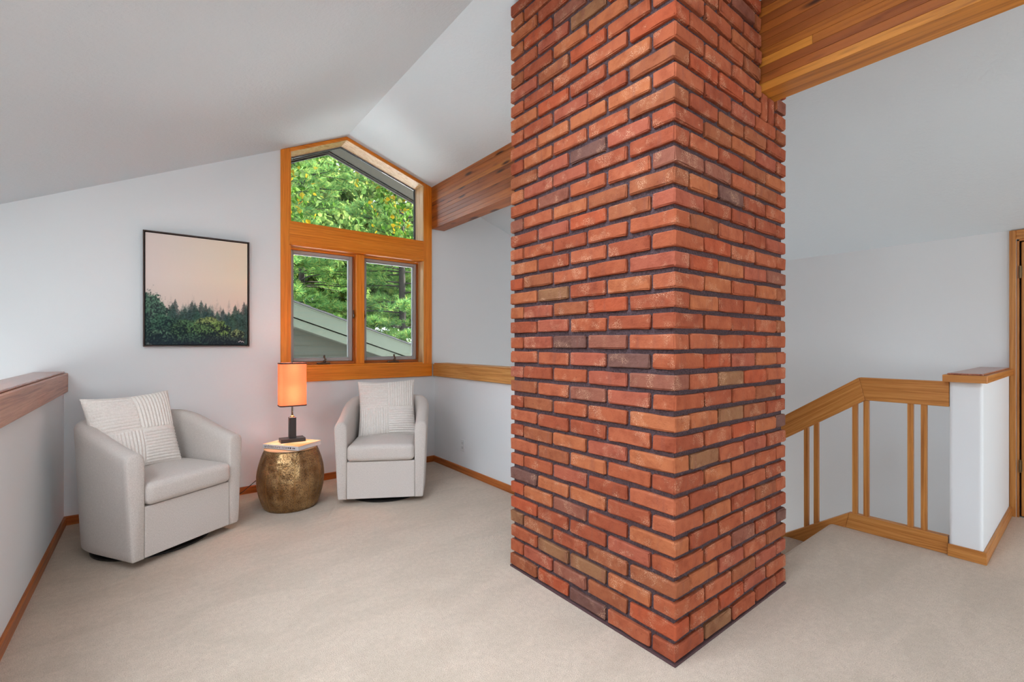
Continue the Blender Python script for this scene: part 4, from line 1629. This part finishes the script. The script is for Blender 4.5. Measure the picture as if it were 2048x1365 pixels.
def pine(loc, height, spread, seed, label, zmin=1.0, dens=1.0):
    rng = random.Random(seed)
    root = tag(empty('pine_tree', loc), label, 'tree', 'pines outside the window')
    MB().tube([(0, 0, 0), (.05, 0, height * .3), (0, .05, height * .7), (0, 0, height)], [.15, .13, .08, .02], 10).build('trunk', M_BARK, root, smooth=True)
    br, nd = MB(), MB()
    z = zmin
    nv, nf = [], []
    while z < height:
        fr_ = 1 - z / height
        for q in range(5):
            a = rng.uniform(0, 2 * PI)
            ln = spread * (0.35 + .75 * fr_) * rng.uniform(.7, 1.1)
            d = Vector((math.cos(a), math.sin(a), 0))
            s = Vector((0, 0, z + rng.uniform(-.15, .15)))
            pts_ = [s + d * ln * t + Vector((0, 0, ln * (.16 * t - .30 * t * t + .16 * t ** 4))) for t in (0, .3, .6, .85, 1)]
            br.tube(pts_, [.030, .024, .017, .010, .004], 5)
            nt = int(19 * dens * ln / 2)
            for i in range(nt):
                t = rng.uniform(.25, 1.0)
                p = s + d * ln * t + Vector((0, 0, ln * (.16 * t - .30 * t * t + .16 * t ** 4)))
                side = Vector((-d.y, d.x, 0))
                p = p + side * rng.uniform(-.55, .55) * (1.15 - t) * ln * .55 + Vector((0, 0, rng.uniform(-.02, .14)))
                ax = (d * rng.uniform(.1, .8) + side * rng.uniform(-.6, .6) + Vector((0, 0, rng.uniform(.0, .5)))).normalized()
                # one tuft
                k0 = len(nv)
                c_ = rng.uniform(.8, 1.25)
                tuft = []
                for w in range(24):
                    dd = (ax + rnd_dir(rng) * .85).normalized()
                    wd = dd.cross(rnd_dir(rng)).normalized() * .0095
                    b0 = p + ax * rng.uniform(-.08, .1)
                    tip = b0 + dd * .17 * c_
                    nv.extend([b0 - wd, b0 + wd, tip + wd * .3, tip - wd * .3])
                    kk = k0 + w * 4
                    nf.append((kk, kk + 1, kk + 2, kk + 3))
        z += rng.uniform(.30, .48)
    br.build('branches', M_BARK, root)
    me = bpy.data.meshes.new('needles')
    me.from_pydata([tuple(p) for p in nv], [], nf)
    me.materials.append(NEEDLE)
    tag(link(bpy.data.objects.new('needles', me), root), kind='stuff')
    return root


def broadleaf(loc, height, crown_r, seed, label, n_leaf, size, mat, name='broadleaf_tree', crown_c=None, group=None, branches=None, zfloor=0.0):
    rng = random.Random(seed)
    root = tag(empty(name, loc), label, 'tree', group)
    cc = Vector(crown_c or (0, 0, height * .68))
    tr = MB()
    tr.tube([(0, 0, 0), (.1, .05, height * .3), (cc.x * .4, cc.y * .4, height * .55), (cc.x * .8, cc.y * .8, cc.z + crown_r * .5)], [.22, .18, .12, .03], 9)
    tr.build('trunk', M_BARK, root, smooth=True)
    br = MB()
    nv, nf = [], []

    def leaf(p, droop):
        if p.z < zfloor:
            return
        d = (rnd_dir(rng) * .75 + Vector((0, 0, -droop))).normalized()
        w = d.cross(rnd_dir(rng)).normalized()
        n = d.cross(w).normalized()
        s = size * rng.uniform(.7, 1.25)
        k0 = len(nv)
        nv.append(p)
        for t_, h_, c_ in ((.16, .26, .05), (.40, .40, .09), (.68, .33, .06), (.90, .15, .02)):
            nv.append(p + d * s * t_ + w * s * h_ + n * s * c_)
        nv.append(p + d * s * 1.12)
        for t_, h_, c_ in ((.90, .15, .02), (.68, .33, .06), (.40, .40, .09), (.16, .26, .05)):
            nv.append(p + d * s * t_ - w * s * h_ + n * s * c_)
        nf.extend([(k0, k0 + 1, k0 + 2, k0 + 3, k0 + 4, k0 + 5), (k0, k0 + 5, k0 + 6, k0 + 7, k0 + 8, k0 + 9)])
    nbr = max(8, n_leaf // 55)
    for b in range(nbr):
        if branches:
            s0, e0 = branches[b % len(branches)]
            s_ = Vector(s0) + rnd_dir(rng) * .15
            e_ = Vector(e0) + Vector((rng.uniform(-.38, .38), rng.uniform(-.6, .6), rng.uniform(-.35, .35)))
        else:
            s_ = Vector((cc.x * .6, cc.y * .6, height * rng.uniform(.4, .8)))
            e_ = cc + rnd_dir(rng) * crown_r * rng.uniform(.55, 1.0)
        mid = (s_ + e_) / 2 + Vector((0, 0, .25 * (e_ - s_).length))
        pth = []
        for i in range(7):
            t = i / 6
            pth.append(s_ * (1 - t) ** 2 + mid * 2 * t * (1 - t) + e_ * t * t)
        br.tube(pth, [.007, .006, .005, .004, .003, .002, .001] if zfloor else [.03, .026, .022, .018, .012, .008, .004], 5)
        for i in range(55):
            t = rng.uniform(.25, 1)
            q = min(5, int(t * 6))
            p = pth[q].lerp(pth[q + 1], t * 6 - q)
            leaf(p + rnd_dir(rng) * rng.uniform(.02, .30) + Vector((0, 0, -rng.uniform(0, .22))), .55)
    br.build('branches', M_BARK, root)
    me = bpy.data.meshes.new('leaves')
    me.from_pydata([tuple(p) for p in nv], [], nf)
    me.materials.append(mat)
    tag(link(bpy.data.objects.new('leaves', me), root), kind='stuff')
    return root


broadleaf((-1.2, 7.6, -3), 7.5, 2.6, 21, 'leafy tree with yellowing leaves hanging close outside the upper window', 4300, .078, LEAF,
          crown_c=(2.2, 0.2, 7.0), zfloor=5.95,
          branches=[((1.6, 0, 6.3), (3.0, .1, 6.3)), ((1.4, .2, 6.8), (2.95, .3, 7.2)), ((1.9, -.1, 7.2), (3.25, .1, 7.6)), ((3.9, .1, 8.7), (4.75, .2, 6.9)), ((3.8, 0, 8.6), (4.35, .2, 7.3)),
                    ((4.2, .2, 8.5), (5.05, .1, 6.35)), ((1.2, .1, 6.2), (2.85, 0, 5.95)), ((4.0, .1, 8.2), (4.7, .3, 6.2))])
pine((2.2, 15.2, -3), 13.0, 3.0, 31, 'full green pine directly behind the sloping roof, filling the left casement', 1.2, 2.3)
pine((7.0, 15.4, -3), 14.0, 3.0, 32, 'tall green pine behind the right casement with bare lower trunk', 2.6, 2.3)
pine((4.6, 19.5, -3), 15.0, 3.2, 33, 'pine farther back between the two front pines', 1.0, 1.3)
pine((9.6, 18.0, -3), 14.0, 3.0, 34, 'pine at the far right of the tree line', 2.0, 1.0)
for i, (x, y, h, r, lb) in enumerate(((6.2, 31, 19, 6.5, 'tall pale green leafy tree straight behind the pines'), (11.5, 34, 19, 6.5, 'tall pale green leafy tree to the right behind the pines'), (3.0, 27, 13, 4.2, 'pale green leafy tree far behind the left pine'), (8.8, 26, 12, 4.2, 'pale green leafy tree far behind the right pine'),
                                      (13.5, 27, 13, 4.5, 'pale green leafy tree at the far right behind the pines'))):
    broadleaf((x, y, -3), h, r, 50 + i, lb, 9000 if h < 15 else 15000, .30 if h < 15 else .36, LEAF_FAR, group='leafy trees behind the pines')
